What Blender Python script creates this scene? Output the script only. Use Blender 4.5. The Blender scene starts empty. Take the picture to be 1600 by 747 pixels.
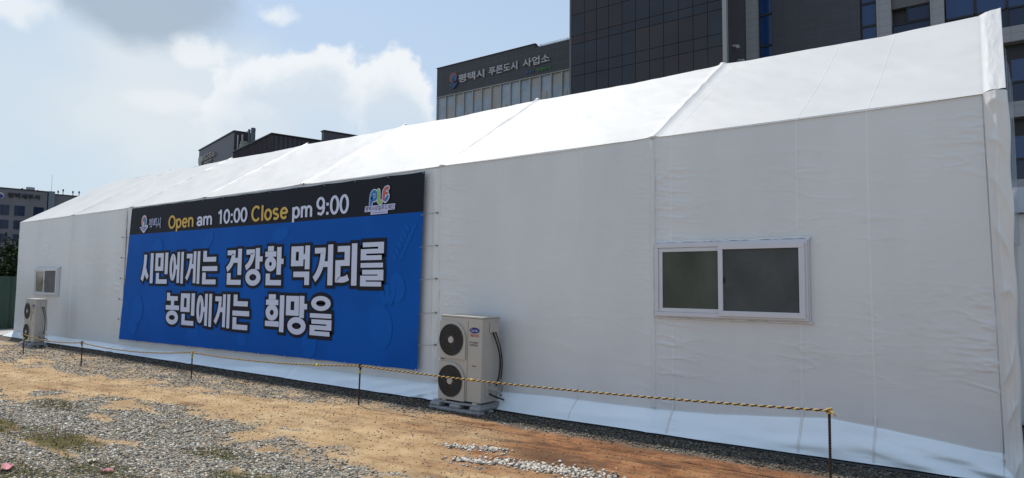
import bpy, bmesh, math, random
import numpy as np
from mathutils import Vector, Matrix
random.seed(7); RNG = np.random.default_rng(11)
S = bpy.context.scene
COL = S.collection
R = math.radians

# ------------------------------------------------------------------ camera
cam = bpy.data.cameras.new("camera"); co = bpy.data.objects.new("camera", cam); COL.objects.link(co)
cam.sensor_width = 36; cam.lens = 23.415; cam.clip_end = 6000; cam.clip_start = 0.05
fw = Vector((-0.5949739, 0.8007825, 0.06894526)); rt = Vector((0.8030301, 0.59587082, 0.00897846)); up = rt.cross(fw)
M = Matrix(((rt.x, up.x, -fw.x, 0), (rt.y, up.y, -fw.y, 0), (rt.z, up.z, -fw.z, 1.6), (0, 0, 0, 1)))
co.matrix_world = M
S.camera = co

# ------------------------------------------------------------------ sky, sun, exposure
SUN = Vector((-0.45, 0.165, 0.87)).normalized()
w = bpy.data.worlds.new("World"); S.world = w; w.use_nodes = True
nt = w.node_tree; nt.nodes.clear(); L = nt.links.new
def N(t, **k):
    n = nt.nodes.new(t)
    for a, b in k.items(): setattr(n, a, b)
    return n
def wm(op, a, b=None, c=None, clamp=False):
    n = nt.nodes.new('ShaderNodeMath'); n.operation = op; n.use_clamp = clamp
    for i, x in enumerate((a, b, c)):
        if x is None: continue
        if isinstance(x, (int, float)): n.inputs[i].default_value = x
        else: L(x, n.inputs[i])
    return n.outputs[0]
out = N('ShaderNodeOutputWorld'); bg = N('ShaderNodeBackground'); bg.inputs[1].default_value = 0.142
sky = N('ShaderNodeTexSky'); sky.sky_type = 'NISHITA'; sky.sun_disc = False
sky.sun_elevation = math.asin(SUN.z); sky.sun_rotation = math.atan2(SUN.x, SUN.y)
sky.air_density = 1.0; sky.dust_density = 1.6; sky.ozone_density = 1.4; sky.altitude = 30
tc = N('ShaderNodeTexCoord'); sep = N('ShaderNodeSeparateXYZ'); L(tc.outputs['Generated'], sep.inputs[0])
az = wm('MULTIPLY', wm('ARCTAN2', sep.outputs[0], sep.outputs[1]), 57.2958)
el = wm('MULTIPLY', wm('ARCSINE', sep.outputs[2]), 57.2958)
noi = N('ShaderNodeTexNoise'); noi.inputs['Scale'].default_value = 9.0; noi.inputs['Detail'].default_value = 9; noi.inputs['Roughness'].default_value = 0.56
L(tc.outputs['Generated'], noi.inputs['Vector'])
noi2 = N('ShaderNodeTexNoise'); noi2.inputs['Scale'].default_value = 3.2; noi2.inputs['Detail'].default_value = 7; noi2.inputs['Roughness'].default_value = 0.55
L(tc.outputs['Generated'], noi2.inputs['Vector'])
nf = wm('SUBTRACT', noi.outputs['Fac'], 0.5); nb = wm('SUBTRACT', noi2.outputs['Fac'], 0.5)
def blob(a0, e0, sa, se, n, amp, lo, hi):
    """soft cloud patch round azimuth a0, elevation e0, its rim broken by noise"""
    dx = wm('DIVIDE', wm('SUBTRACT', az, a0), sa); dy = wm('DIVIDE', wm('SUBTRACT', el, e0), se)
    d = wm('SQRT', wm('ADD', wm('MULTIPLY', dx, dx), wm('MULTIPLY', dy, dy)))
    d = wm('ADD', wm('SUBTRACT', 1.0, d), wm('MULTIPLY', n, amp))
    mr = nt.nodes.new('ShaderNodeMapRange'); mr.interpolation_type = 'SMOOTHSTEP'
    L(d, mr.inputs[0]); mr.inputs[1].default_value = lo; mr.inputs[2].default_value = hi
    return mr.outputs[0]
def mix(f, a, b):
    m = nt.nodes.new('ShaderNodeMix'); m.data_type = 'RGBA'
    for s, x in ((m.inputs[0], f), (m.inputs[6], a), (m.inputs[7], b)):
        if isinstance(x, (int, float)): s.default_value = x
        elif isinstance(x, tuple): s.default_value = (*x, 1)
        else: L(x, s)
    return m.outputs[2]
col = sky.outputs[0]
# pale summer haze low in the sky; blue overhead added to light the skirt
hz = nt.nodes.new('ShaderNodeMapRange'); hz.interpolation_type = 'SMOOTHSTEP'; L(el, hz.inputs[0])
hz.inputs[1].default_value = 40; hz.inputs[2].default_value = 2; hz.inputs[3].default_value = 0.5; hz.inputs[4].default_value = 0.85
col = mix(hz.outputs[0], col, mix(hz.outputs[0], (2.9, 4.9, 8.0), (4.9, 5.7, 6.25)))
# thin veil towards the west (left)
veil = blob(-75, 14, 26, 14, nb, 2.2, 0.0, 1.1)
col = mix(wm('MULTIPLY', veil, 0.55), col, (5.6, 6.15, 6.4))
# broad soft cloud low in the middle and left
g4 = blob(-63, 14.5, 13, 6.5, nb, 3.4, 0.0, 1.0)
col = mix(wm('MULTIPLY', g4, 0.55), col, (6.3, 6.6, 6.8))
# cumulus bank
c1 = blob(-54.5, 14.4, 8.0, 4.9, nf, 2.3, 0.0, 0.24)
c2 = blob(-47.0, 14.2, 5.2, 5.3, nf, 2.3, 0.0, 0.24)
cm = wm('MAXIMUM', c1, c2)
cfade = nt.nodes.new('ShaderNodeMapRange'); cfade.interpolation_type = 'SMOOTHSTEP'; L(el, cfade.inputs[0])
cfade.inputs[1].default_value = 9.5; cfade.inputs[2].default_value = 16.5
body = wm('MULTIPLY', cm, wm('ADD', wm('MULTIPLY', cfade.outputs[0], 0.75), 0.25))
inner = wm('MAXIMUM', blob(-54.0, 13.2, 7.4, 4.3, nf, 2.0, -0.05, 0.55), blob(-46.8, 13.0, 4.8, 4.6, nf, 2.0, -0.05, 0.55))
ccol = mix(inner, (6.8, 7.1, 7.4), (5.2, 5.9, 6.6))
col = mix(body, col, ccol)
# grey bank high on the left, lit rims
g1 = blob(-66, 21.5, 9.5, 4.2, nb, 2.6, 0.0, 0.55)
col = mix(wm('MULTIPLY', g1, 0.9), col, (3.1, 3.85, 4.75))
g3 = wm('MAXIMUM', blob(-75.5, 18.8, 4.5, 2.6, nf, 3.0, 0.0, 0.6), blob(-62.2, 17.6, 2.6, 1.6, nf, 3.4, 0.0, 0.6))
g3 = wm('MAXIMUM', g3, blob(-56.9, 21.0, 2.8, 1.4, nf, 3.4, 0.0, 0.6))
g3 = wm('MAXIMUM', g3, wm('MULTIPLY', blob(-64.8, 13.8, 6.5, 1.3, nf, 3.2, 0.0, 0.8), 0.7))
col = mix(wm('MULTIPLY', g3, 0.75), col, (6.9, 7.2, 7.4))
# scattered cloud over the rest of the dome
gen = nt.nodes.new('ShaderNodeMapRange'); gen.interpolation_type = 'SMOOTHSTEP'
L(noi2.outputs['Fac'], gen.inputs[0]); gen.inputs[1].default_value = 0.5; gen.inputs[2].default_value = 0.68
away = blob(-50, 14, 45, 30, nb, 0.4, 0.0, 0.3)
col = mix(wm('MULTIPLY', wm('MULTIPLY', gen.outputs[0], wm('SUBTRACT', 1.0, away)), 0.3), col, (7.0, 7.6, 8.2))
L(col, bg.inputs[0]); L(bg.outputs[0], out.inputs[0])

sl = bpy.data.lights.new("sun", 'SUN'); sl.energy = 4.5; sl.angle = R(0.6); sl.color = (1.0, 0.95, 0.87)
so = bpy.data.objects.new("sun", sl); so.rotation_euler = SUN.to_track_quat('Z', 'Y').to_euler(); COL.objects.link(so)
S.view_settings.view_transform = 'Standard'; S.view_settings.look = 'None'
S.view_settings.exposure = -0.15; S.view_settings.gamma = 1; S.view_settings.use_curve_mapping = False
S.render.engine = 'CYCLES'
S.cycles.max_bounces = 6

# ------------------------------------------------------------------ helpers
def mat(name, color, rough=0.7, metal=0.0, spec=0.5, noise=0.0, nscale=8.0, bump=0.0, bscale=60.0, tint=None, stretch=None, alpha=None, coat=0.0):
    m = bpy.data.materials.new(name); m.use_nodes = True
    t = m.node_tree; b = t.nodes['Principled BSDF']
    b.inputs['Roughness'].default_value = rough; b.inputs['Metallic'].default_value = metal
    b.inputs['Specular IOR Level'].default_value = spec
    if coat: b.inputs['Coat Weight'].default_value = coat
    tcn = t.nodes.new('ShaderNodeTexCoord'); vec = tcn.outputs['Object']
    if stretch:
        mp = t.nodes.new('ShaderNodeMapping'); mp.inputs['Scale'].default_value = stretch
        t.links.new(vec, mp.inputs[0]); vec = mp.outputs[0]
    if noise:
        n = t.nodes.new('ShaderNodeTexNoise'); n.inputs['Scale'].default_value = nscale; n.inputs['Detail'].default_value = 6
        n.inputs['Roughness'].default_value = 0.6
        t.links.new(vec, n.inputs['Vector'])
        cr = t.nodes.new('ShaderNodeValToRGB'); c2 = tint or tuple(c * (1 - noise) for c in color)
        cr.color_ramp.elements[0].position = 0.33; cr.color_ramp.elements[1].position = 0.67
        cr.color_ramp.elements[0].color = (*c2, 1); cr.color_ramp.elements[1].color = (*color, 1)
        t.links.new(n.outputs['Fac'], cr.inputs[0]); t.links.new(cr.outputs[0], b.inputs['Base Color'])
    else:
        b.inputs['Base Color'].default_value = (*color, 1)
    if bump:
        n = t.nodes.new('ShaderNodeTexNoise'); n.inputs['Scale'].default_value = bscale; n.inputs['Detail'].default_value = 4
        t.links.new(vec, n.inputs['Vector'])
        bp = t.nodes.new('ShaderNodeBump'); bp.inputs['Strength'].default_value = bump; bp.inputs['Distance'].default_value = 0.01
        t.links.new(n.outputs['Fac'], bp.inputs['Height']); t.links.new(bp.outputs[0], b.inputs['Normal'])
    if alpha is not None: b.inputs['Alpha'].default_value = alpha
    return m

def tagk(o, kind): o['kind'] = kind; return o
def tag(o, label, cat, group=None, kind=None):
    if label: o['label'] = label
    if cat: o['category'] = cat
    if group: o['group'] = group
    if kind: o['kind'] = kind
    return o
def empty(name, loc, label, cat, group=None, rot=(0, 0, 0)):
    o = bpy.data.objects.new(name, None); o.location = loc; o.rotation_euler = rot; COL.objects.link(o)
    return tag(o, label, cat, group)
def mk(name, verts, faces, m, parent=None, smooth=False):
    me = bpy.data.meshes.new(name); me.from_pydata([tuple(v) for v in verts], [], faces); me.update()
    if smooth:
        me.polygons.foreach_set('use_smooth', [True] * len(me.polygons))
    if m: me.materials.append(m)
    o = bpy.data.objects.new(name, me); COL.objects.link(o)
    if parent: o.parent = parent
    return o
class MB:
    """collects shapes in one mesh"""
    def __init__(s): s.bm = bmesh.new()
    def box(s, x0, x1, y0, y1, z0, z1, bev=0.0, mtx=None):
        r = bmesh.ops.create_cube(s.bm, size=1.0)['verts']
        for v in r:
            v.co = Vector(((x0 + x1) / 2 + v.co.x * (x1 - x0), (y0 + y1) / 2 + v.co.y * (y1 - y0), (z0 + z1) / 2 + v.co.z * (z1 - z0)))
        if bev:
            es = list({e for v in r for e in v.link_edges})
            rr = bmesh.ops.bevel(s.bm, geom=es, offset=bev, segments=2, profile=0.6, affect='EDGES')
            r = list({v for f in rr['faces'] for v in f.verts} | {v for v in r if v.is_valid})
        if mtx is not None:
            for v in r: v.co = mtx @ v.co
        return s
    def cyl(s, p0, p1, r0, r1=None, n=12, caps=True):
        p0 = Vector(p0); p1 = Vector(p1); r1 = r0 if r1 is None else r1
        q = (p1 - p0).to_track_quat('Z', 'Y'); a = []; b = []
        for i in range(n):
            c = Vector((math.cos(2 * math.pi * i / n), math.sin(2 * math.pi * i / n), 0))
            a.append(s.bm.verts.new(p0 + q @ (c * r0))); b.append(s.bm.verts.new(p1 + q @ (c * r1)))
        for i in range(n):
            j = (i + 1) % n; s.bm.faces.new((a[i], a[j], b[j], b[i]))
        if caps: s.bm.faces.new(a[::-1]); s.bm.faces.new(b)
        return s
    def tube(s, pts, r, n=8):
        pts = [Vector(p) for p in pts]; rings = []; nrm = None
        for i, p in enumerate(pts):
            t = (pts[min(i + 1, len(pts) - 1)] - pts[max(i - 1, 0)]).normalized()
            if nrm is None: nrm = t.orthogonal().normalized()
            nrm = (nrm - t * nrm.dot(t)).normalized(); bn = t.cross(nrm)
            rr = r[i] if isinstance(r, (list, tuple)) else r
            rings.append([s.bm.verts.new(p + (nrm * math.cos(2 * math.pi * k / n) + bn * math.sin(2 * math.pi * k / n)) * rr) for k in range(n)])
        for a, b in zip(rings, rings[1:]):
            for k in range(n): s.bm.faces.new((a[k], a[(k + 1) % n], b[(k + 1) % n], b[k]))
        s.bm.faces.new(rings[0][::-1]); s.bm.faces.new(rings[-1])
        return s
    def prism(s, pts, axis, a, b):
        """2-D outline pts pushed from a to b along axis ('y': pts are x,z; 'x': pts are y,z; 'z': pts are x,y)"""
        f = {'y': lambda p, t: (p[0], t, p[1]), 'x': lambda p, t: (t, p[0], p[1]), 'z': lambda p, t: (p[0], p[1], t)}[axis]
        va = [s.bm.verts.new(f(p, a)) for p in pts]; vb = [s.bm.verts.new(f(p, b)) for p in pts]
        n = len(pts)
        s.bm.faces.new(va); s.bm.faces.new(vb[::-1])
        for i in range(n): s.bm.faces.new((va[i], va[(i + 1) % n], vb[(i + 1) % n], vb[i]))
        return s
    def build(s, name, m, parent=None, smooth=False, fix=True):
        if fix: bmesh.ops.recalc_face_normals(s.bm, faces=s.bm.faces)
        me = bpy.data.meshes.new(name); s.bm.to_mesh(me); s.bm.free()
        if smooth:
            me.polygons.foreach_set('use_smooth', [True] * len(me.polygons))
        if m: me.materials.append(m)
        o = bpy.data.objects.new(name, me); COL.objects.link(o)
        if parent: o.parent = parent
        return o
def copy_tree(o, parent=None):
    c = o.copy(); COL.objects.link(c); c.parent = parent
    for ch in list(o.children): copy_tree(ch, c)
    return c

# value noise in numpy
_T = RNG.random((256, 256))
def vn(x, y):
    xi = np.floor(x).astype(int); yi = np.floor(y).astype(int); fx = x - xi; fy = y - yi
    fx = fx * fx * (3 - 2 * fx); fy = fy * fy * (3 - 2 * fy)
    g = lambda a, b: _T[a & 255, b & 255]
    return (g(xi, yi) * (1 - fx) + g(xi + 1, yi) * fx) * (1 - fy) + (g(xi, yi + 1) * (1 - fx) + g(xi + 1, yi + 1) * fx) * fy
def fbm(x, y, o=4):
    r = 0; a = 0.5; t = 0
    for _ in range(o):
        r = r + a * vn(x, y); t += a; a *= 0.5; x = x * 2.03 + 17.1; y = y * 2.03 + 9.7
    return r / t
def grid_mesh(name, X, Y, Z, m, parent=None, smooth=True):
    nr, nc = X.shape
    V = np.stack([X, Y, Z], -1).reshape(-1, 3)
    i = np.arange(nr * nc).reshape(nr, nc)
    F = np.stack([i[:-1, :-1], i[:-1, 1:], i[1:, 1:], i[1:, :-1]], -1).reshape(-1, 4)
    me = bpy.data.meshes.new(name)
    me.vertices.add(len(V)); me.vertices.foreach_set('co', V.astype(np.float32).ravel())
    me.loops.add(F.size); me.loops.foreach_set('vertex_index', F.astype(np.int32).ravel())
    me.polygons.add(len(F)); me.polygons.foreach_set('loop_start', (np.arange(len(F)) * 4).astype(np.int32))
    me.update(calc_edges=True); me.validate()
    me.polygons.foreach_set('use_smooth', [smooth] * len(me.polygons))
    me.materials.append(m)
    o = bpy.data.objects.new(name, me); COL.objects.link(o)
    if parent: o.parent = parent
    return o

# text: a FONT curve turned into a mesh and fitted to a box
_DG = None
def text_mesh(body, offset, spacing=1.0):
    cu = bpy.data.curves.new("txt", 'FONT'); cu.body = body; cu.size = 1.0; cu.offset = offset; cu.space_character = spacing
    cu.fill_mode = 'FRONT'; cu.resolution_u = 5
    o = bpy.data.objects.new("txt", cu); COL.objects.link(o)
    bpy.context.view_layer.update()
    dg = bpy.context.evaluated_depsgraph_get()
    me = bpy.data.meshes.new_from_object(o.evaluated_get(dg))
    V = np.array([v.co[:] for v in me.vertices]); F = [tuple(p.vertices) for p in me.polygons]
    bpy.data.objects.remove(o); bpy.data.curves.remove(cu); bpy.data.meshes.remove(me)
    return V, F
def text(name, body, x0, x1, z0, z1, y, m, parent, bold=0.012, outline=None, om=None, spacing=1.0, thick=0.0, slope=0.0, xf=None):
    V, F = text_mesh(body, bold, spacing)
    lo = V.min(0); hi = V.max(0)
    sx = (x1 - x0) / (hi[0] - lo[0]); sz = (z1 - z0) / (hi[1] - lo[1])
    def place(V, yy):
        x = x0 + (V[:, 0] - lo[0]) * sx; z = z0 + (V[:, 1] - lo[1]) * sz + (x - x0) * slope
        P = np.stack([x, np.full(len(x), yy), z], -1)
        return P if xf is None else np.array([xf(p) for p in P])
    if outline:
        V2, F2 = text_mesh(body, outline, spacing)
        mk(name + "_outline", place(V2, y + 0.0015), F2, om, parent)
    if thick:
        b = bmesh.new(); vs = [b.verts.new(p) for p in place(V, y)]
        for f in F:
            try: b.faces.new([vs[i] for i in f])
            except ValueError: pass
        r = bmesh.ops.extrude_face_region(b, geom=list(b.faces))
        dv = Vector((0, thick, 0)) if xf is None else Vector(xf((0, thick, 0))) - Vector(xf((0, 0, 0)))
        bmesh.ops.translate(b, verts=[v for v in r['geom'] if isinstance(v, bmesh.types.BMVert)], vec=dv)
        bmesh.ops.recalc_face_normals(b, faces=b.faces)
        me = bpy.data.meshes.new(name); b.to_mesh(me); b.free(); me.materials.append(m)
        o = bpy.data.objects.new(name, me); COL.objects.link(o); o.parent = parent
        return o
    return mk(name, place(V, y), F, m, parent)
def flat(name, pts, y, m, parent):
    return mk(name, [(p[0], y, p[1]) for p in pts], [tuple(range(len(pts)))], m, parent)
def ell(cx, cz, rx, rz, n=32, a0=0.0, rot=0.0):
    return [(cx + rx * math.cos(a0 + 2 * math.pi * i / n) * math.cos(rot) - rz * math.sin(a0 + 2 * math.pi * i / n) * math.sin(rot),
             cz + rx * math.cos(a0 + 2 * math.pi * i / n) * math.sin(rot) + rz * math.sin(a0 + 2 * math.pi * i / n) * math.cos(rot)) for i in range(n)]
def stroke(pts, r, y, n=10):
    """flat round-ended stroke as a list of (verts, faces) in the x,z plane"""
    left = []; right = []
    for i, p in enumerate(pts):
        a = pts[max(i - 1, 0)]; b = pts[min(i + 1, len(pts) - 1)]
        t = Vector((b[0] - a[0], b[1] - a[1])).normalized(); nn = Vector((-t.y, t.x))
        left.append((p[0] + nn.x * r, p[1] + nn.y * r)); right.append((p[0] - nn.x * r, p[1] - nn.y * r))
        if i == 0: t0 = t
        t1 = t
    cap = lambda c, t, s: [(c[0] + r * math.cos(math.atan2(t.y, t.x) * 1 + s + math.pi / 2 - math.pi * k / 8 - (0)), c[1] + r * math.sin(math.atan2(t.y, t.x) + s + math.pi / 2 - math.pi * k / 8)) for k in range(1, 8)]
    return left + cap(pts[-1], t1, 0) + right[::-1] + cap(pts[0], t0, math.pi)

# ------------------------------------------------------------------ materials
def pvc(name, base, rough=0.42, weave=0.25, spec=0.6, trans=0.0, grime=0.0):
    m = mat(name, base, rough, spec=spec)
    t = m.node_tree; b = t.nodes['Principled BSDF']; tcn = t.nodes.new('ShaderNodeTexCoord')
    n = t.nodes.new('ShaderNodeTexNoise'); n.inputs['Scale'].default_value = 0.9; n.inputs['Detail'].default_value = 7
    mp = t.nodes.new('ShaderNodeMapping'); mp.inputs['Scale'].default_value = (1.4, 1.4, 0.5)
    t.links.new(tcn.outputs['Object'], mp.inputs[0]); t.links.new(mp.outputs[0], n.inputs['Vector'])
    cr = t.nodes.new('ShaderNodeValToRGB')
    cr.color_ramp.elements[0].position = 0.3; cr.color_ramp.elements[0].color = (*[c * 0.91 for c in base], 1)
    cr.color_ramp.elements[1].position = 0.62; cr.color_ramp.elements[1].color = (*base, 1)
    t.links.new(n.outputs['Fac'], cr.inputs[0])
    # splash dirt low down on the cloth
    sp = t.nodes.new('ShaderNodeSeparateXYZ'); t.links.new(tcn.outputs['Object'], sp.inputs[0])
    if grime:
        n3 = t.nodes.new('ShaderNodeTexNoise'); n3.inputs['Scale'].default_value = 5; n3.inputs['Detail'].default_value = 8; n3.inputs['Roughness'].default_value = 0.7
        t.links.new(tcn.outputs['Object'], n3.inputs['Vector'])
        mr = t.nodes.new('ShaderNodeMapRange'); t.links.new(n3.outputs['Fac'], mr.inputs[0]); mr.inputs[1].default_value = 0.52; mr.inputs[2].default_value = 0.75
        mr.inputs[3].default_value = 0; mr.inputs[4].default_value = grime
        mx = t.nodes.new('ShaderNodeMix'); mx.data_type = 'RGBA'; t.links.new(mr.outputs[0], mx.inputs[0]); t.links.new(cr.outputs[0], mx.inputs[6])
        mx.inputs[7].default_value = (0.45, 0.40, 0.33, 1); t.links.new(mx.outputs[2], b.inputs['Base Color'])
    else: t.links.new(cr.outputs[0], b.inputs['Base Color'])
    n2 = t.nodes.new('ShaderNodeTexNoise'); n2.inputs['Scale'].default_value = 260; n2.inputs['Detail'].default_value = 2
    t.links.new(tcn.outputs['Object'], n2.inputs['Vector'])
    n4 = t.nodes.new('ShaderNodeTexNoise'); n4.inputs['Scale'].default_value = 5; n4.inputs['Detail'].default_value = 5
    mp4 = t.nodes.new('ShaderNodeMapping'); mp4.inputs['Scale'].default_value = (0.5, 1, 2.2)
    t.links.new(tcn.outputs['Object'], mp4.inputs[0]); t.links.new(mp4.outputs[0], n4.inputs['Vector'])
    bp = t.nodes.new('ShaderNodeBump'); bp.inputs['Strength'].default_value = weave; bp.inputs['Distance'].default_value = 0.003
    t.links.new(n2.outputs['Fac'], bp.inputs['Height'])
    b2 = t.nodes.new('ShaderNodeBump'); b2.inputs['Strength'].default_value = 0.10; b2.inputs['Distance'].default_value = 0.02
    t.links.new(n4.outputs['Fac'], b2.inputs['Height']); t.links.new(bp.outputs[0], b2.inputs['Normal'])
    t.links.new(b2.outputs[0], b.inputs['Normal'])
    return m
M_wall = pvc("tent_wall_pvc", (0.69, 0.70, 0.705), 0.38, grime=0.06)  # glow through the cloth put into a lighter base than the roof's
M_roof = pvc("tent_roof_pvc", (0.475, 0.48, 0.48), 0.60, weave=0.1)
M_seam = pvc("tent_seam_pvc", (0.74, 0.745, 0.745), 0.4)
M_sleeve = pvc("tent_sleeve_pvc", (0.72, 0.71, 0.69), 0.36, weave=0.05)
M_cord = mat("cord_grey", (0.28, 0.29, 0.30), 0.7)
M_eye = mat("eyelet_metal", (0.25, 0.25, 0.25), 0.4, 0.9)
M_black = mat("latch_and_shade_black", (0.012, 0.013, 0.015), 0.6, noise=0.4, nscale=20, bump=0.4)
M_vinyl = mat("clear_vinyl", (0.45, 0.50, 0.58), 0.15, alpha=0.45)
M_frame = mat("white_upvc", (0.62, 0.62, 0.66), 0.35, noise=0.06, nscale=4)
M_screen = mat("insect_screen", (0.095, 0.102, 0.10), 0.75, spec=0.15, noise=0.25, nscale=3, bump=0.3, bscale=400)
M_pane = mat("dark_pane", (0.085, 0.095, 0.072), 0.22, spec=0.25, noise=0.5, nscale=2.2, stretch=(1, 1, 0.5))

# ------------------------------------------------------------------ ground
def axis_pts(segs):
    r = []
    for a, b, n in segs: r += list(np.linspace(a, b, n, endpoint=False))
    return np.array(r)
gx = np.concatenate([axis_pts([(-1500, -200, 10), (-200, -40, 20), (-40, -22, 40), (-22, 3, 620), (3, 40, 30), (40, 300, 10)]), [1500]])
gy = np.concatenate([axis_pts([(-600, -30, 10), (-30, 0.5, 20), (0.5, 7.4, 200), (7.4, 60, 26), (60, 400, 12)]), [1500]])
GX, GY = np.meshgrid(gx, gy)
def smooth(a, b, t): t = np.clip((t - a) / (b - a), 0, 1); return t * t * (3 - 2 * t)
EX = np.array([-30, -18, -14.9, -12.6, -10.0, -8.6, -7.7, -5.75, -4.7, -3.9, -3.4, 2.0])
EY = np.array([4.6, 4.2, 3.7, 3.45, 4.0, 4.6, 4.38, 4.25, 4.05, 4.30, 4.25, 3.6])   # edge between driven dirt and gravel
def masks(x, y):
    n1 = fbm(x * 1.3 + 5, y * 2.6 + 3, 5) - 0.5; n2 = fbm(x * 5 + 9, y * 9 + 1, 4) - 0.5
    e = np.interp(x, EX, EY) + n1 * 1.1 + n2 * 0.35
    gravel = 1 - smooth(-0.42, 0.42, y - e + (fbm(x * 11 + 2, y * 18 + 5, 3) - 0.5) * 0.5)
    # coarse mix strip between the dirt and the tent, on the left
    e2 = np.interp(x, [-30, -17, -12, -8.5, -6, -4.5, 2], [4.5, 4.5, 4.75, 5.35, 6.0, 6.3, 6.3])
    strip = smooth(-0.15, 0.35, y - e2 + n1 * 0.9)
    gravel = np.maximum(gravel, strip * (0.50 + n2 * 0.9))
    edge = smooth(6.10, 6.35, y + n1 * 0.4) * smooth(-30, -3, x * 0 - 1)
    gravel = np.maximum(gravel, edge)
    gravel = np.clip(gravel + (fbm(x * 0.9, y * 1.4 + 50, 4) - 0.52) * 0.5 * (gravel < 0.9), 0, 1)
    red = smooth(-8.5, -2.6, x + n1 * 3) * smooth(5.0, 6.0, y + n1 * 1.4 + 0.22 * (x + 6).clip(-2, 4)) 
    red = np.clip(red + smooth(0.12, 0.25, fbm(x * 0.8 + 40, y * 3 + 7, 4) - 0.5) * 0.5, 0, 1)
    blot = fbm(x * 1.7 + 31, y * 3.4 + 12, 5)
    gravel = np.clip(gravel - smooth(0.52, 0.68, blot) * 0.85 * smooth(-0.2, 0.6, gravel) * (y < 5.4), 0, 1)
    green = np.zeros_like(x)
    for cx, cy, rx, ry in ((-7.9, 2.8, 0.9, 0.22), (-9.0, 2.6, 0.7, 0.2), (-6.1, 2.5, 0.8, 0.25), (-6.6, 2.1, 0.8, 0.25), (-5.9, 3.5, 0.6, 0.16), (-4.8, 3.1, 0.7, 0.2), (-9.9, 3.5, 0.6, 0.15)):
        d = ((x - cx) / rx) ** 2 + ((y - cy) / ry) ** 2
        green = np.maximum(green, smooth(1.6, 0.2, d + n1 * 2.0 + n2 * 2))
    return gravel, red, green
def gz(x, y):
    near = smooth(7.4, 6.2, y) * smooth(-24, -20, x)
    return ((fbm(x * 0.8, y * 1.2, 4) - 0.5) * 0.05 * smooth(6.4, 5.0, y) + (fbm(x * 6, y * 6, 3) - 0.5) * 0.012) * near
GZ = gz(GX, GY)
gr, rd, gn = masks(GX, GY)
# darker, wetter ruts in the driven dirt
rut = smooth(0.54, 0.66, fbm(GX * 0.9 + GY * 0.4 + 3, GY * 8 - GX * 1.0 + 20, 5)) * (1 - gr) * (0.35 + 0.75 * rd)
rut = np.maximum(rut, smooth(0.56, 0.66, fbm(GX * 5 + 3, GY * 16 + 8, 4)) * (1 - gr) * (0.25 + 0.6 * rd))
M_g = bpy.data.materials.new("dirt_and_gravel"); M_g.use_nodes = True
t = M_g.node_tree; b = t.nodes['Principled BSDF']; b.inputs['Roughness'].default_value = 0.95; b.inputs['Specular IOR Level'].default_value = 0.2
def nn(tp, **k):
    n = t.nodes.new(tp)
    for a, v in k.items(): setattr(n, a, v)
    return n
at = nn('ShaderNodeAttribute', attribute_name='mask'); sp = nn('ShaderNodeSeparateColor'); t.links.new(at.outputs['Color'], sp.inputs[0])
tcn = nn('ShaderNodeTexCoord')
def noise_t(scale, detail=6, rough=0.6):
    n = nn('ShaderNodeTexNoise'); n.inputs['Scale'].default_value = scale; n.inputs['Detail'].default_value = detail; n.inputs['Roughness'].default_value = rough
    t.links.new(tcn.outputs['Object'], n.inputs['Vector']); return n.outputs['Fac']
def ramp(f, stops):
    c = nn('ShaderNodeValToRGB'); e = c.color_ramp.elements
    while len(e) < len(stops): e.new(0.5)
    for i, (p, q) in enumerate(stops): e[i].position = p; e[i].color = (*q, 1)
    t.links.new(f, c.inputs[0]); return c.outputs[0]
def tmix(f, a, c2, mode='MIX'):
    m_ = nn('ShaderNodeMix', data_type='RGBA', blend_type=mode)
    for s_, x_ in ((m_.inputs[0], f), (m_.inputs[6], a), (m_.inputs[7], c2)):
        if isinstance(x_, (int, float)): s_.default_value = x_
        elif isinstance(x_, tuple): s_.default_value = (*x_, 1)
        else: t.links.new(x_, s_)
    return m_.outputs[2]
dirt = ramp(noise_t(2.3, 8, 0.65), [(0.3, (0.33, 0.215, 0.105)), (0.5, (0.47, 0.315, 0.165)), (0.7, (0.60, 0.44, 0.25))])
redc = ramp(noise_t(3.1, 8, 0.7), [(0.32, (0.13, 0.050, 0.018)), (0.5, (0.27, 0.112, 0.042)), (0.7, (0.42, 0.215, 0.095))])
grc = ramp(noise_t(60, 4, 0.8), [(0.36, (0.09, 0.085, 0.075)), (0.5, (0.28, 0.255, 0.205)), (0.64, (0.54, 0.48, 0.39))])
grn = ramp(noise_t(30, 5, 0.7), [(0.35, (0.05, 0.045, 0.015)), (0.65, (0.15, 0.14, 0.04))])
c = tmix(sp.outputs[1], dirt, redc)
vo = nn('ShaderNodeTexVoronoi'); vo.inputs['Scale'].default_value = 55; t.links.new(tcn.outputs['Object'], vo.inputs['Vector'])
peb = ramp(noise_t(70, 4, 0.8), [(0.55, (0, 0, 0)), (0.62, (1, 1, 1))])
c = tmix(peb, c, tmix(0.6, c, (0.10, 0.09, 0.08)))
peb2 = ramp(noise_t(95, 3, 0.8), [(0.60, (0, 0, 0)), (0.68, (1, 1, 1))])
c = tmix(peb2, c, tmix(0.45, c, (0.62, 0.58, 0.50)))
c = tmix(sp.outputs[0], c, grc)
c = tmix(sp.outputs[2], c, grn)
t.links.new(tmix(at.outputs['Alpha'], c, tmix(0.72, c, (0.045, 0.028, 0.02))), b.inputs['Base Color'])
bp = nn('ShaderNodeBump'); bp.inputs['Strength'].default_value = 0.9; bp.inputs['Distance'].default_value = 0.02
hgt = nn('ShaderNodeMath', operation='ADD'); t.links.new(noise_t(45, 5, 0.75), hgt.inputs[0]); t.links.new(noise_t(9, 5, 0.6), hgt.inputs[1])
t.links.new(hgt.outputs[0], bp.inputs['Height']); t.links.new(bp.outputs[0], b.inputs['Normal'])
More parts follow.
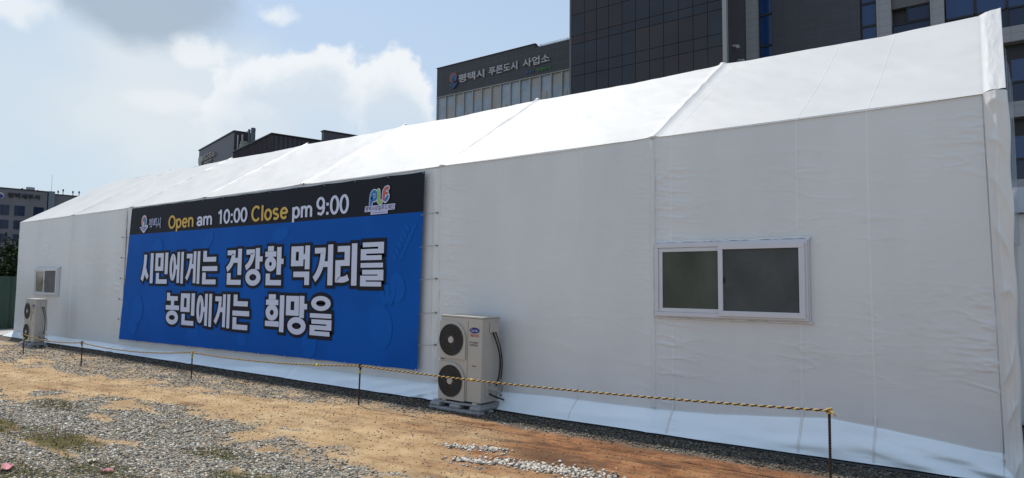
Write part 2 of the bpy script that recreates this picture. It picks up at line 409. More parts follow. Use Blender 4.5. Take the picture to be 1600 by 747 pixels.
ground = grid_mesh("ground", GX, GY, GZ, M_g); tagk(ground, 'structure')
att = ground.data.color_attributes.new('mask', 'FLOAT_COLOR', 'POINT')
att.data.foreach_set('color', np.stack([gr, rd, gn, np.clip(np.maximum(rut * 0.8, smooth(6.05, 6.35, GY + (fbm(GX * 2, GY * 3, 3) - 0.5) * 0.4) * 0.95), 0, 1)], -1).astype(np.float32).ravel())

# loose stones
def stones(name, xs, ys, size, cols, m, squash=0.6, lift=0.3):
    n = len(xs)
    base = np.array([[1, 0, 0], [0, 1, 0], [-1, 0, 0], [0, -1, 0], [0, 0, 1], [0, 0, -1]], float)
    Fb = np.array([[0, 1, 4], [1, 2, 4], [2, 3, 4], [3, 0, 4], [1, 0, 5], [2, 1, 5], [3, 2, 5], [0, 3, 5]])
    V = base[None] * (1 + 0.45 * (RNG.random((n, 6, 1)) - 0.5)) + 0.35 * (RNG.random((n, 6, 3)) - 0.5)
    V[:, :, 2] *= squash
    a = RNG.random(n) * 6.283; tl = (RNG.random(n) - 0.5) * 0.9
    y_, z_ = V[:, :, 1] * np.cos(tl)[:, None] - V[:, :, 2] * np.sin(tl)[:, None], V[:, :, 1] * np.sin(tl)[:, None] + V[:, :, 2] * np.cos(tl)[:, None]
    x_ = V[:, :, 0]
    V = np.stack([x_ * np.cos(a)[:, None] - y_ * np.sin(a)[:, None], x_ * np.sin(a)[:, None] + y_ * np.cos(a)[:, None], z_], -1) * size[:, None, None]
    V += np.stack([xs, ys, gz(xs, ys) + size * squash * lift], -1)[:, None, :]
    F = (Fb[None] + (np.arange(n) * 6)[:, None, None]).reshape(-1, 3)
    me = bpy.data.meshes.new(name)
    me.vertices.add(n * 6); me.vertices.foreach_set('co', V.astype(np.float32).ravel())
    me.loops.add(F.size); me.loops.foreach_set('vertex_index', F.astype(np.int32).ravel())
    me.polygons.add(len(F)); me.polygons.foreach_set('loop_start', (np.arange(len(F)) * 3).astype(np.int32))
    me.update(calc_edges=True)
    at_ = me.color_attributes.new('tint', 'FLOAT_COLOR', 'POINT')
    C4 = np.concatenate([cols, np.ones((n, 1))], 1)
    at_.data.foreach_set('color', np.repeat(C4, 6, 0).astype(np.float32).ravel())
    me.materials.append(m)
    o = bpy.data.objects.new(name, me); COL.objects.link(o); tagk(o, 'stuff'); return o
M_st = mat("stone_chips", (0.3, 0.3, 0.3), 0.85, spec=0.3)
ta = M_st.node_tree.nodes.new('ShaderNodeAttribute'); ta.attribute_name = 'tint'
M_st.node_tree.links.new(ta.outputs['Color'], M_st.node_tree.nodes['Principled BSDF'].inputs['Base Color'])
def stone_cols(n, palette, probs):
    idx = RNG.choice(len(palette), n, p=probs); c_ = np.array(palette)[idx]
    return np.clip(c_ * (0.7 + 0.6 * RNG.random((n, 1))), 0, 0.8)
n0 = 640000
xs = RNG.uniform(-20, 1.0, n0); ys = RNG.uniform(1.4, 6.93, n0)
dist = np.hypot(xs, ys)
g_, r_, e_ = masks(xs, ys)
keep = RNG.random(n0) < np.clip((0.075 + 0.60 * g_ ** 1.1) * np.clip((9.5 / dist) ** 1.6, 0, 1), 0, 1) * (1 - 0.45 * e_)
keep &= (ys / dist > 0.20)
xs, ys, g_, dist = xs[keep], ys[keep], g_[keep], dist[keep]
sz = (0.0040 + 0.0125 * RNG.random(len(xs)) ** 3.0) * np.where(g_ < 0.35, 0.62, 1.0) * (1 + 0.03 * dist)
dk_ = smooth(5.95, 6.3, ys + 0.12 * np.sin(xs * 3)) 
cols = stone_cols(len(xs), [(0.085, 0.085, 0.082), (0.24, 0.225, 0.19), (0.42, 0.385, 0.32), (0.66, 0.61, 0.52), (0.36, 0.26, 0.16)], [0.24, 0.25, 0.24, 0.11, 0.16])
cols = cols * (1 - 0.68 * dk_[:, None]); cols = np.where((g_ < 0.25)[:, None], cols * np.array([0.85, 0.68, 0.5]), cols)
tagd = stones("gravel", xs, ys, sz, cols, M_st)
tag(tagd, 'mixed grey gravel scattered over the tan dirt in front of the tent', 'gravel')
print("stones", len(xs))
# pale chips tipped in a patch
cx_, cy_ = [], []
def patch(pts, n, w_):
    for _ in range(n):
        k = random.randrange(len(pts) - 1); f = random.random()
        px = pts[k][0] + (pts[k + 1][0] - pts[k][0]) * f; py = pts[k][1] + (pts[k + 1][1] - pts[k][1]) * f
        cx_.append(px + random.gauss(0, w_ * 0.8)); cy_.append(py + random.gauss(0, w_ * 0.42))
patch([(-4.48, 5.06), (-4.22, 5.10), (-4.02, 5.24)], 300, 0.11)
patch([(-4.10, 4.72), (-3.82, 4.82)], 240, 0.09)
patch([(-3.78, 4.90), (-3.40, 4.95), (-3.08, 4.99), (-2.75, 5.05)], 900, 0.17)
patch([(-2.9, 4.75), (-2.4, 4.9), (-1.9, 5.0)], 350, 0.15)
cx_ = np.array(cx_); cy_ = np.array(cy_)
tag(stones("white_gravel", cx_, cy_, 0.007 + 0.017 * RNG.random(len(cx_)) ** 1.6, stone_cols(len(cx_), [(0.60, 0.54, 0.46), (0.40, 0.36, 0.30), (0.12, 0.12, 0.12)], [0.55, 0.25, 0.20]), M_st, 0.6, 0.6),
    'pale crushed stone tipped in a patch on the tan dirt', 'gravel')
# low weeds among the gravel
wx = RNG.uniform(-11, -3.5, 60000); wy = RNG.uniform(1.6, 4.2, 60000); _, _, we = masks(wx, wy)
k_ = RNG.random(60000) < we * 0.55; wx, wy = wx[k_], wy[k_]
n = len(wx); a = RNG.random(n) * 6.283; h = 0.012 + 0.025 * RNG.random(n); dx = np.cos(a); dy = np.sin(a); lw = 0.0035
b0 = np.stack([wx, wy, gz(wx, wy)], -1)
V = np.stack([b0 + np.stack([-dy * lw, dx * lw, 0 * h], -1), b0 + np.stack([dy * lw, -dx * lw, 0 * h], -1), b0 + np.stack([dx * h * 0.8, dy * h * 0.8, h], -1)], 1).reshape(-1, 3)
M_weed = mat("weed_leaf", (0.18, 0.17, 0.07), 0.8, noise=0.6, nscale=4, tint=(0.13, 0.09, 0.04))
tag(mk("weeds", V, [(3 * i, 3 * i + 1, 3 * i + 2) for i in range(n)], M_weed), 'low olive and brown weeds growing in the gravel', 'weeds', kind='stuff')

# pale concrete apron by the far fence
M_conc = mat("pale_concrete", (0.42, 0.40, 0.37), 0.9, noise=0.2, nscale=3, bump=0.3)
tagk(MB().box(-26.2, -23.4, 2.0, 30, -0.05, 0.03).build("path", M_conc), 'structure')

# ------------------------------------------------------------------ tent
TX0, TX1 = -23.13, 0.035; WY = 7.0; EH = 3.30; RY = 9.39; RH = 4.806; BY = 11.78
BAYS = [-3.2, -6.45, -9.7, -12.9, -16.06, -19.3]
tent = empty("marquee_tent", ((TX0 + TX1) / 2, RY, 0), 'long white gabled marquee tent standing on the dirt lot', 'tent')
def local(o):
    """keep world placement while the part hangs under its thing"""
    p = o.parent
    while p: 
        pass
def under(o, root):
    o.parent = root; o.matrix_parent_inverse = root.matrix_basis.inverted() if root.type == 'EMPTY' else Matrix.Identity(4); return o
def bay_bump(x, wdt):
    r = np.zeros_like(x)
    for q in BAYS: r += np.exp(-((x - q) / wdt) ** 2)
    return r
xw = axis_pts([(TX0, -16.2, 260), (-16.2, -6.7, 240), (-6.7, -0.01, 530)]); xw = np.append(xw, 0.0)
zz = np.concatenate([np.linspace(0.05, 0.45, 34, endpoint=False), np.linspace(0.45, EH, 300)])
XX, ZZ = np.meshgrid(xw, zz)
def flare_top(x): return np.interp(x, [-23, -14.4, -9.8, -5.3, -2.5, -1.4, -0.2], [0.13, 0.15, 0.19, 0.21, 0.27, 0.36, 0.24])
def wall_out(x, z):
    """how far the wall cloth stands out from its plane"""
    d = 0.020 * (fbm(x * 0.9, z * 0.8 + 4, 3) - 0.5) + 0.006 * (fbm(x * 1.2 + z, z * 5, 3) - 0.5)
    d += 0.016 * bay_bump(x, 0.05)
    for q, amp, wd in ((-2.97, 0.022, 0.25), (-3.16, 0.020, 0.14), (-1.63, 0.012, 0.30), (-1.02, 0.010, 0.3), (-0.10, 0.024, 0.32), (-6.30, 0.018, 0.30), (-4.2, 0.006, 0.3), (-16.5, 0.020, 0.35), (-20.9, 0.020, 0.3), (-22.9, 0.018, 0.3)):
        wr = fbm(x * 2.4 + q, z * 8 + q * 3 + (x - q) * 0.8, 3)
        wr = (np.clip(1 - np.abs(wr - 0.5) * 9, 0, 1) ** 1.5 - 0.15) * 0.42 * smooth(0.40, 0.58, fbm(x * 0.6 + q * 5, z * 1.7 + q, 2))
        d += amp * np.exp(-np.abs(x - q) / wd) * wr * smooth(EH, EH - 0.3, z)
    # folds of the loose foot of the cloth
    ft = flare_top(x) + 0.05 * (fbm(x * 0.9 + 8, z * 0, 3) - 0.5)
    tt = np.clip((ft - z) / ft, 0, 1)
    reach = np.interp(x, [-23, -18, -10, -5, -0.2], [0.30, 0.28, 0.25, 0.25, 0.16])
    prof = tt ** 0.85
    d += prof * reach
    fold = fbm(x * 1.0 + z * 2.0, z * 7.5 - x * 0.75, 2) - 0.5
    d += 0.075 * fold * np.clip(tt * 2.2, 0, 1) * smooth(0, 0.25, tt) * np.interp(x, [-23, -8, -3, -0.2], [0.5, 0.5, 0.8, 1.2])
    # pulled towards the corner at the tent's end
    for q in (-0.10, -6.62, -16.3):
        g = np.exp(-np.abs(x - q) / 0.5)
        d += 0.03 * g * np.sin((z - 0.05 - 0.25 * (x - q) * (1 if q < -1 else -1)) * 38) * np.clip(tt * 3, 0, 1)
    return d
YY = WY - wall_out(XX, ZZ)
under(grid_mesh("wall", XX, YY, ZZ, M_wall), tent)
M_skylit_skirt = pvc("skylit_skirt_pvc", (0.85, 0.92, 0.96), 0.26, weave=0.08)  # sky's blue light on the wall foot put into a paler, bluer colour
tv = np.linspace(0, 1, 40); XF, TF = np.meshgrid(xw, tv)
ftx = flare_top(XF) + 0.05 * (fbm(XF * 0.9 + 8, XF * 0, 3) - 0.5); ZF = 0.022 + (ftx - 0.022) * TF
under(grid_mesh("skylit_skirt", XF, WY - wall_out(XF, ZF) - 0.004, ZF, M_skylit_skirt), tent)
# roof, front slope
xr = axis_pts([(TX0, -6.6, 420), (-6.6, -0.07, 266)]); xr = np.append(xr, -0.06)
ss = np.linspace(0, 1, 60)
XR, SS = np.meshgrid(xr, ss)
edges = np.array(sorted([TX0] + BAYS + [TX1]))
def roof_pt(x, s, front=True):
    i = np.clip(np.searchsorted(edges, x) - 1, 0, len(edges) - 2); a_, b_ = edges[i], edges[i + 1]
    tt = (x - a_) / (b_ - a_)
    sag = -0.055 * np.sin(np.pi * tt) * (0.45 + 0.55 * np.sin(np.pi * s)) + 0.018 * bay_bump(x, 0.05)
    sag += 0.030 * (fbm(x * 1.3 + s * 2, s * 3 + x * 0.5, 4) - 0.5)
    for q in BAYS:   # gathers at each frame
        sag += 0.012 * np.exp(-np.abs(x - q) / 0.4) * (fbm(x * 2.5 + q, s * 14, 3) - 0.5) * 2
    ny, nz = -0.533, 0.846
    y = WY - 0.012 + (RY - WY) * s; z = EH + (RH - EH) * s
    y = y + ny * sag * (1 if front else -1); z = z + nz * sag
    return y, z
YR, ZR = roof_pt(XR, SS); YR[0] = WY - 0.014; 
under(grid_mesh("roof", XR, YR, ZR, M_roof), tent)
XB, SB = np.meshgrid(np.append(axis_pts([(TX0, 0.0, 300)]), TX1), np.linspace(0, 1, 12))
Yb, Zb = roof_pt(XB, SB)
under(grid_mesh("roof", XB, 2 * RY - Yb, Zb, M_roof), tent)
mbw = MB(); mbw.box(TX0, TX1, BY, BY + 0.01, 0, EH); under(mbw.build("wall", M_wall), tent)
# gable ends
for gxp, nm in ((TX0 + 0.004, "gable"), (TX1 - 0.012, "gable")):
    g = MB().prism([(WY + 0.004, 0.03), (BY, 0.03), (BY, EH - 0.01), (RY, RH - 0.02), (WY + 0.004, EH - 0.01)], 'x', gxp, gxp + 0.008)
    under(g.build(nm, M_wall), tent)
# folded end sleeve at the near corner: wall strip, roof strip, and its turn round the corner
def sleeve_grid(name, U, Vv, fn, m):
    P = fn(U, Vv); under(grid_mesh(name, P[0], P[1], P[2], m), tent)
uu = np.linspace(0, 1, 40); vv = np.linspace(0, 1, 220)
U, Vv = np.meshgrid(uu, vv)
def sl_wall(u, v):
    z = 0.02 + (EH - 0.02) * v; xl = -0.115 + 0.055 * (1 - v); xr_ = 0.05 + 0.006 * np.sin(z * 9)
    x = xl + (xr_ - xl) * np.clip(u / 0.8, 0, 1)
    rd_ = np.clip((u - 0.8) / 0.2, 0, 1)
    ph = z * 7.0 + 7.0 * fbm(z * 0.9 + 3, u * 1.2, 2) - u * 2.8
    env = np.sin(np.pi * np.clip(u / 0.8, 0, 1)) ** 0.7
    fold = 0.024 * (1 - np.abs(np.sin(ph))) ** 2.2 * env * (0.4 + fbm(z * 2 + 9, u * 2, 2))
    fold += 0.016 * np.exp(-((u - 0.42 - 0.10 * np.sin(z * 2.1)) / 0.09) ** 2) + 0.006 * (fbm(u * 4, z * 9, 3) - 0.5) * env
    y = WY - 0.014 - 0.016 * smooth(0, 0.3, u) - fold - 0.03 * np.sin(np.pi * np.clip(u / 0.8, 0, 1)) - 0.07 * smooth(0.38, 0.0, z)
    y = np.where(rd_ > 0, y + rd_ * 0.16, y); x = x + 0.012 * np.sin(rd_ * math.pi)
    return x, y, z
sleeve_grid("corner_sleeve", U, Vv, sl_wall, M_sleeve)
def sl_roof(u, v):
    xl = -0.115 - 0.045 * v; x = xl + (0.048 - xl) * np.clip(u / 0.85, 0, 1)
    fold = 0.012 * (fbm(u * 3 + v * 6, v * 6 - u * 4, 4) - 0.5) * np.sin(np.pi * np.clip(u / 0.85, 0, 1))
    up_ = 0.004 + 0.016 * smooth(0, 0.3, u) + fold * smooth(0, 0.25, u) + 0.03 * smooth(0.9, 1.0, v) * u
    y = WY - 0.012 + (RY - WY) * v - 0.533 * up_; z = EH + (RH - EH) * v + 0.846 * up_
    dn = np.clip((u - 0.85) / 0.15, 0, 1) * 0.10
    return x, y + dn * 0.3, z - dn
sleeve_grid("corner_sleeve", U, Vv, sl_roof, M_roof)
# stitched edge line of the sleeve and welded seams of the cloth
def seam_strip(pts_fn, z0, z1, half, name="seam", m=M_seam, n=160, off=0.004):
    v_ = np.linspace(z0, z1, n); u_ = np.array([-1.0, -0.6, 0.6, 1.0]); U_, V_ = np.meshgrid(u_, v_)
    x = pts_fn(V_) + U_ * half; y = WY - wall_out(x, V_) - np.where(np.abs(U_) > 0.8, 0.0, off) - 0.005 * (V_ < 0.42)
    under(grid_mesh(name, x, y, V_, m), tent)
for xs_, hw in ((-2.985, 0.013), (-1.655, 0.013), (-1.02, 0.012), (-4.2, 0.008), (-0.128, 0.005)):
    for za, zb in (((0.04, 1.255), (2.085, EH - 0.01)) if -3.15 < xs_ < -1.6 else ((0.04, EH - 0.01),)):
        if xs_ == -0.128: fn = lambda z: -0.128 + 0.055 * (1 - z / EH)
        else: fn = (lambda q: (lambda z: q + 0.004 * np.sin(z * 2)))(xs_)
        seam_strip(fn, za, zb, hw)
# raised roof cover strips over each frame
for q in BAYS:
    for dxs in (0.0,):
        u_ = np.array([-1, -0.5, 0, 0.5, 1.0]) * 0.024; v_ = np.linspace(0.0, 1.0, 70); U_, V_ = np.meshgrid(u_, v_)
        y, z = roof_pt(q + dxs + U_, V_); l_ = 0.005 - 0.003 * (np.abs(U_) / 0.024) ** 2
        under(grid_mesh("roof_strip", q + dxs + U_, y - 0.533 * l_, z + 0.846 * l_, M_sleeve), tent)
    pass
for q, a_ in ((-1.655, 0), (-1.02, 0), (-2.985, 0), (-4.75, 0), (-8.1, 0), (-11.3, 0), (-14.5, 0)):
    u_ = np.array([-1, -0.5, 0.5, 1.0]) * 0.011; v_ = np.linspace(0.0, 1.0, 50); U_, V_ = np.meshgrid(u_, v_)
    y, z = roof_pt(q + U_, V_); l_ = 0.0012 - 0.0009 * (np.abs(U_) > 0.009)
    under(grid_mesh("roof_seam", q + U_, y - 0.533 * l_, z + 0.846 * l_, M_roof), tent)
for q in BAYS:
    # knob of gathered cloth at the eave and the ridge
    for (yy, z_, r_) in ((WY - 0.03, EH, 0.02), (RY - 0.01, RH + 0.012, 0.025)):
        s_ = MB(); bmesh.ops.create_icosphere(s_.bm, subdivisions=2, radius=r_)
        for v_ in s_.bm.verts: v_.co = Vector((q + v_.co.x * 2.0, yy + v_.co.y, z_ + v_.co.z))
        under(s_.build("cloth_gather", M_sleeve, smooth=True), tent)
# laced column sleeve between the banner and the third bay
def lace(x0, x1, name="lace_cover"):
    u_ = np.linspace(0, 1, 14); v_ = np.linspace(0.26, EH - 0.04, 160); U_, V_ = np.meshgrid(u_, v_)
    x = x0 + (x1 - x0) * U_ + 0.01 * (fbm(V_ * 3, U_ * 0 + x0, 3) - 0.5)
    y = WY - 0.012 - 0.035 * np.sin(np.pi * U_) ** 0.7 * (0.5 + 0.5 * fbm(V_ * 2.0, U_ * 2, 3)) - 0.014 * (fbm(U_ * 3 + V_ * 3, V_ * 9, 3) - 0.5)
    under(grid_mesh(name, x, y, V_, M_wall), tent)
lace(-3.235, -3.17); lace(-6.62, -6.465); lace(-16.44, -16.27)
for q in (-6.50, -16.38):
    for z_ in (0.75, 1.2, 1.68, 2.15, 2.62):
        under(MB().cyl((q, WY - 0.03, z_), (q, WY - 0.055, z_), 0.013, n=10).build("eyelet", M_eye), tent)
# little wrinkle line of the lacing on the far bay and black strip painting the shade gap under the cloth
under(MB().box(TX0 + 0.1, -0.05, 6.76, 6.985, -0.03, 0.012, 0.004).build("foot_shade_strip", M_black), tent)
# clear vinyl hanging on the end gable
vz = np.linspace(0, 1, 50); vy = np.linspace(0, 1, 16); UV, VV = np.meshgrid(vy, vz)
yv = 8.0 + 1.8 * UV; top = 3.98 + 0.0 * UV; zv = 2.1 + (top - 2.1) * VV
xv = 0.055 + 0.075 * UV + 0.02 * np.sin(UV * 18) * (1 - VV * 0.6) 
under(grid_mesh("vinyl_curtain", xv, yv, zv, M_vinyl), tent)

# windows set in the wall cloth (parts of the tent)
def window(x0, x1, z0, z1, right_front=True, m_r=M_screen, m_l=M_pane):
    fr = MB(); th = 0.045; y0, y1 = WY - 0.066, WY + 0.01
    fr.box(x0, x1, y0, y1, z1 - th, z1, 0.004).box(x0, x1, y0, y1, z0, z0 + th, 0.004)
    fr.box(x0, x0 + th, y0 + 0.001, y1, z0 + th + 0.001, z1 - th - 0.001, 0.003).box(x1 - th, x1, y0 + 0.001, y1, z0 + th + 0.001, z1 - th - 0.001, 0.003)
    fr.box(x0 - 0.012, x1 + 0.012, WY - 0.034, WY - 0.016, z0 - 0.014, z1 + 0.012, 0.003)
    f = fr.build("window_frame", M_frame); f.name = "window"; under(f, tent)
    tr = MB(); sx_ = np.linspace(x0 - 0.03, x1 + 0.03, 46)
    tr.tube([(q_, WY - 0.018, z1 + 0.022 + random.uniform(-.006, .006)) for q_ in sx_], [random.uniform(.007, .016) for _ in sx_], 6)
    tr.tube([(q_, WY - 0.016, z0 - 0.022 + random.uniform(-.006, .006)) for q_ in sx_], [random.uniform(.006, .013) for _ in sx_], 6)
    tr.build("sealing_strip", M_seam, smooth=True).parent = f
    xm = x0 + (x1 - x0) * 0.455
    a = MB(); ys = y0 + 0.012; xl0, xl1 = x0 + th + 0.002, xm + 0.05; t2 = 0.042
    zb, zt = z0 + th + 0.002, z1 - th - 0.002
    a.box(xl0, xl1, ys, ys + 0.02, zt - t2, zt, .002).box(xl0, xl1, ys, ys + 0.02, zb, zb + t2, .002).box(xl0, xl0 + t2, ys + .001, ys + 0.02, zb + t2, zt - t2, .002).box(xl1 - t2, xl1, ys + .001, ys + 0.02, zb + t2, zt - t2, .002)
    s1 = a.build("sash", M_frame); s1.parent = f
    MBp = MB().box(xl0 + t2 * .6, xl1 - t2 * .6, ys + 0.012, ys + 0.017, zb + t2 * .6, zt - t2 * .6); p1 = MBp.build("pane", m_l); p1.parent = f
    a = MB(); ys2 = y0 - 0.020; xr0, xr1 = xm - 0.005, x1 - 0.022; zb2, zt2 = z0 + 0.022, z1 - 0.022
    t3 = 0.055
    a.box(xr0, xr1, ys2, ys2 + 0.028, zt2 - t3, zt2, .003).box(xr0, xr1, ys2, ys2 + 0.028, zb2, zb2 + t3, .003).box(xr0, xr0 + t3 * .9, ys2 + .001, ys2 + 0.028, zb2 + t3, zt2 - t3, .003).box(xr1 - t3, xr1, ys2 + .001, ys2 + 0.028, zb2 + t3, zt2 - t3, .003)
    s2 = a.build("sash", M_frame); s2.parent = f
    p2 = MB().box(xr0 + t3 * .6, xr1 - t3 * .6, ys2 + 0.018, ys2 + 0.024, zb2 + t3 * .6, zt2 - t3 * .6).build("pane", m_r); p2.parent = f
    for i_, (hx) in enumerate((xr0 + t3 * .95,)):
        hh = MB().box(hx, hx + 0.018, ys2 + 0.006, ys2 + 0.017, (z0 + z1) / 2 - 0.03, (z0 + z1) / 2 + 0.03, .003).build("latch", M_black); hh.parent = f
    return f
window(-3.165, -1.56, 1.275, 2.07)
M_pane2 = mat("yellowish_pane", (0.10, 0.10, 0.085), 0.2, noise=0.85, nscale=3.2, tint=(0.30, 0.27, 0.19))  # pale yellowish things behind the glass, mottled into the base colour
window(-21.6, -19.98, 1.215, 1.945, m_r=mat("grey_screen", (0.12, 0.12, 0.12), 0.6, noise=0.4, nscale=3), m_l=M_pane2)

# small white side tent behind the gable end
an = empty("side_tent", (0.9, 11.0, 0), 'white box shaped side tent just visible past the right end of the marquee', 'tent')
under(MB().box(0.07, 1.8, 9.85, 12.2, 0.02, 2.5, 0.04).build("wall", M_seam), an)
under(MB().prism([(9.75, 2.50), (12.3, 2.50), (11.0, 2.95)], 'x', 0.06, 1.85).build("roof", M_roof), an)

# ------------------------------------------------------------------ banner
BYY = 6.925
ban = empty("banner", (-11.5, BYY, 0.33), 'large blue and black banner with white Korean lettering tied on the tent wall', 'banner')
def banner_mat(name, base, light):
    m = mat(name, base, 0.6, spec=0.12)
    t_ = m.node_tree; b_ = t_.nodes['Principled BSDF']; tc_ = t_.nodes.new('ShaderNodeTexCoord')
    v_ = t_.nodes.new('ShaderNodeTexNoise'); v_.inputs['Scale'].default_value = 1.1; v_.inputs['Detail'].default_value = 3
    t_.links.new(tc_.outputs['Object'], v_.inputs['Vector'])
    c_ = t_.nodes.new('ShaderNodeValToRGB'); c_.color_ramp.elements[0].position = 0.46; c_.color_ramp.elements[1].position = 0.62
    c_.color_ramp.elements[0].color = (*base, 1); c_.color_ramp.elements[1].color = (*light, 1)
    t_.links.new(v_.outputs['Fac'], c_.inputs[0]); t_.links.new(c_.outputs[0], b_.inputs['Base Color'])
    return m
M_blue = banner_mat("banner_blue", (0.0015, 0.088, 0.40), (0.0015, 0.098, 0.44))
M_bk = mat("banner_black", (0.009, 0.010, 0.018), 0.6, spec=0.2)
M_wh = mat("banner_white", (0.60, 0.64, 0.80), 0.55)
M_yl = mat("banner_yellow", (0.62, 0.40, 0.08), 0.55)
M_faint = mat("banner_print_faint", (0.002, 0.104, 0.455), 0.6, spec=0.12)
# corners (x,z): the cloth is slightly crooked
TL, TR, BR_, BL = (-15.90, 3.262), (-6.73, 3.235), (-6.82, 0.37), (-16.24, 0.295)
def bpt(u, v):   # u along, v up
    x = (BL[0] * (1 - u) + BR_[0] * u) * (1 - v) + (TL[0] * (1 - u) + TR[0] * u) * v
    z = (BL[1] * (1 - u) + BR_[1] * u) * (1 - v) + (TL[1] * (1 - u) + TR[1] * u) * v
    return x, z
def bgrid(v0, v1, name, m, nr):
    u = np.linspace(0, 1, 240); v = np.linspace(v0, v1, nr); U_, V_ = np.meshgrid(u, v); x, z = bpt(U_, V_)
    z = z + np.where(V_ > 0.999, -0.010 * np.abs(np.sin(U_ * math.pi * 12)), 0) + np.where(V_ < 0.001, 0.008 * np.abs(np.sin(U_ * math.pi * 12)), 0)
    rim = np.exp(-np.minimum(U_, 1 - U_) / 0.012) + np.exp(-np.minimum(V_, 1 - V_) / 0.03)
    y = BYY + 0.007 * (fbm(U_ * 60, V_ * 18, 3) - 0.5) * np.clip(rim, 0, 1) + 0.006 * (fbm(U_ * 14 + V_ * 2, V_ * 2.5 + 3, 2) - 0.2)
    return under(grid_mesh(name, x, y, z, m), ban)
VS = 0.795
bgrid(0.0, VS, "cloth", M_blue, 60); bgrid(VS, 1.0, "header_band", M_bk, 24)
YT = BYY - 0.010
ob = lambda o: under(o, ban)
class _B: pass
def btext(name, *a, **k):
    before = set(bpy.data.objects)
    text(name, *a, **k)
    for o in set(bpy.data.objects) - before: under(o, ban)
def arc(cx, cz, rx, rz, a0, a1, n_=20): return [(cx + rx * math.cos(R(a0 + (a1 - a0) * i / n_)), cz + rz * math.sin(R(a0 + (a1 - a0) * i / n_))) for i in range(n_ + 1)]
def ring(cx, cz, rx, rz): return arc(cx, cz, rx, rz, 0, 360, 30)
def qb(p0, p1, p2, n_=8): return [((1 - t_) ** 2 * p0[0] + 2 * t_ * (1 - t_) * p1[0] + t_ * t_ * p2[0], (1 - t_) ** 2 * p0[1] + 2 * t_ * (1 - t_) * p1[1] + t_ * t_ * p2[1]) for t_ in [i / n_ for i in range(n_ + 1)]]
HG = {   # stroke skeletons of the syllables in a unit square
 '시': [qb((.30, .96), (.30, .45), (.05, .10)), qb((.28, .50), (.36, .32), (.55, .18)), [(.84, 1), (.84, 0)]],
 '민': [[(.08, .92), (.50, .92), (.50, .48), (.08, .48), (.08, .92)], [(.84, 1), (.84, .30)], [(.18, .34), (.18, .06), (.92, .06)]],
 '에': [ring(.19, .52, .15, .36), [(.36, .52), (.56, .52)], [(.60, 1), (.60, .02)], [(.88, 1), (.88, 0)]],
 '게': [qb((.04, .86), (.62, .98), (.32, .55), 3)[:1] + [(.36, .86)] + qb((.36, .80), (.34, .42), (.05, .14)), [(.34, .54), (.56, .54)], [(.62, 1), (.62, .02)], [(.89, 1), (.89, 0)]],
 '는': [[(.16, 1), (.16, .74), (.90, .74)], [(0, .46), (1, .46)], [(.14, .34), (.14, .06), (.92, .06)]],
 '건': [[(.06, .90), (.44, .90)] + qb((.44, .86), (.40, .58), (.04, .42)), [(.46, .68), (.78, .68)], [(.82, 1), (.82, .27)], [(.18, .32), (.18, .06), (.92, .06)]],
 '강': [[(.06, .90), (.44, .90)] + qb((.44, .86), (.40, .60), (.04, .46)), [(.72, 1), (.72, .42)], [(.76, .70), (1, .70)], ring(.48, .20, .32, .16)],
 '한': [[(.14, .965), (.46, .965)], [(.0, .82), (.60, .82)], ring(.30, .56, .19, .13), [(.76, 1), (.76, .27)], [(.80, .62), (1, .62)], [(.18, .30), (.18, .06), (.90, .06)]],
 '먹': [[(.06, .92), (.48, .92), (.48, .55), (.06, .55), (.06, .92)], [(.50, .72), (.78, .72)], [(.82, 1), (.82, .40)], [(.08, .27), (.82, .27), (.82, 0)]],
 '거': [[(.05, .86), (.48, .86)] + qb((.48, .80), (.44, .36), (.04, .14)), [(.52, .52), (.82, .52)], [(.86, 1), (.86, 0)]],
 '리': [[(.05, .88), (.52, .88), (.52, .54), (.08, .54), (.08, .14)] + qb((.14, .14), (.42, .12), (.58, .20)), [(.86, 1), (.86, 0)]],
 '를': [[(.08, .955), (.90, .955), (.90, .80), (.12, .80), (.12, .65), (.94, .65)], [(0, .475), (1, .475)], [(.08, .315), (.90, .315), (.90, .18), (.12, .18), (.12, .04), (.94, .04)]],
 '농': [[(.18, 1), (.18, .82), (.88, .82)], [(.50, .80), (.50, .55)], [(0, .52), (1, .52)], ring(.50, .20, .34, .155)],
 '희': [[(.16, .95), (.54, .95)], [(.02, .80), (.68, .80)], ring(.35, .52, .22, .15), [(.0, .21), (.74, .21)], [(.88, 1), (.88, 0)]],
 '망': [[(.06, .92), (.48, .92), (.48, .54), (.06, .54), (.06, .92)], [(.74, 1), (.74, .42)], [(.78, .72), (1, .72)], ring(.50, .20, .34, .16)],
 '을': [ring(.50, .82, .34, .135), [(0, .50), (1, .50)], [(.08, .345), (.90, .345), (.90, .195), (.12, .195), (.12, .045), (.94, .045)]],
}
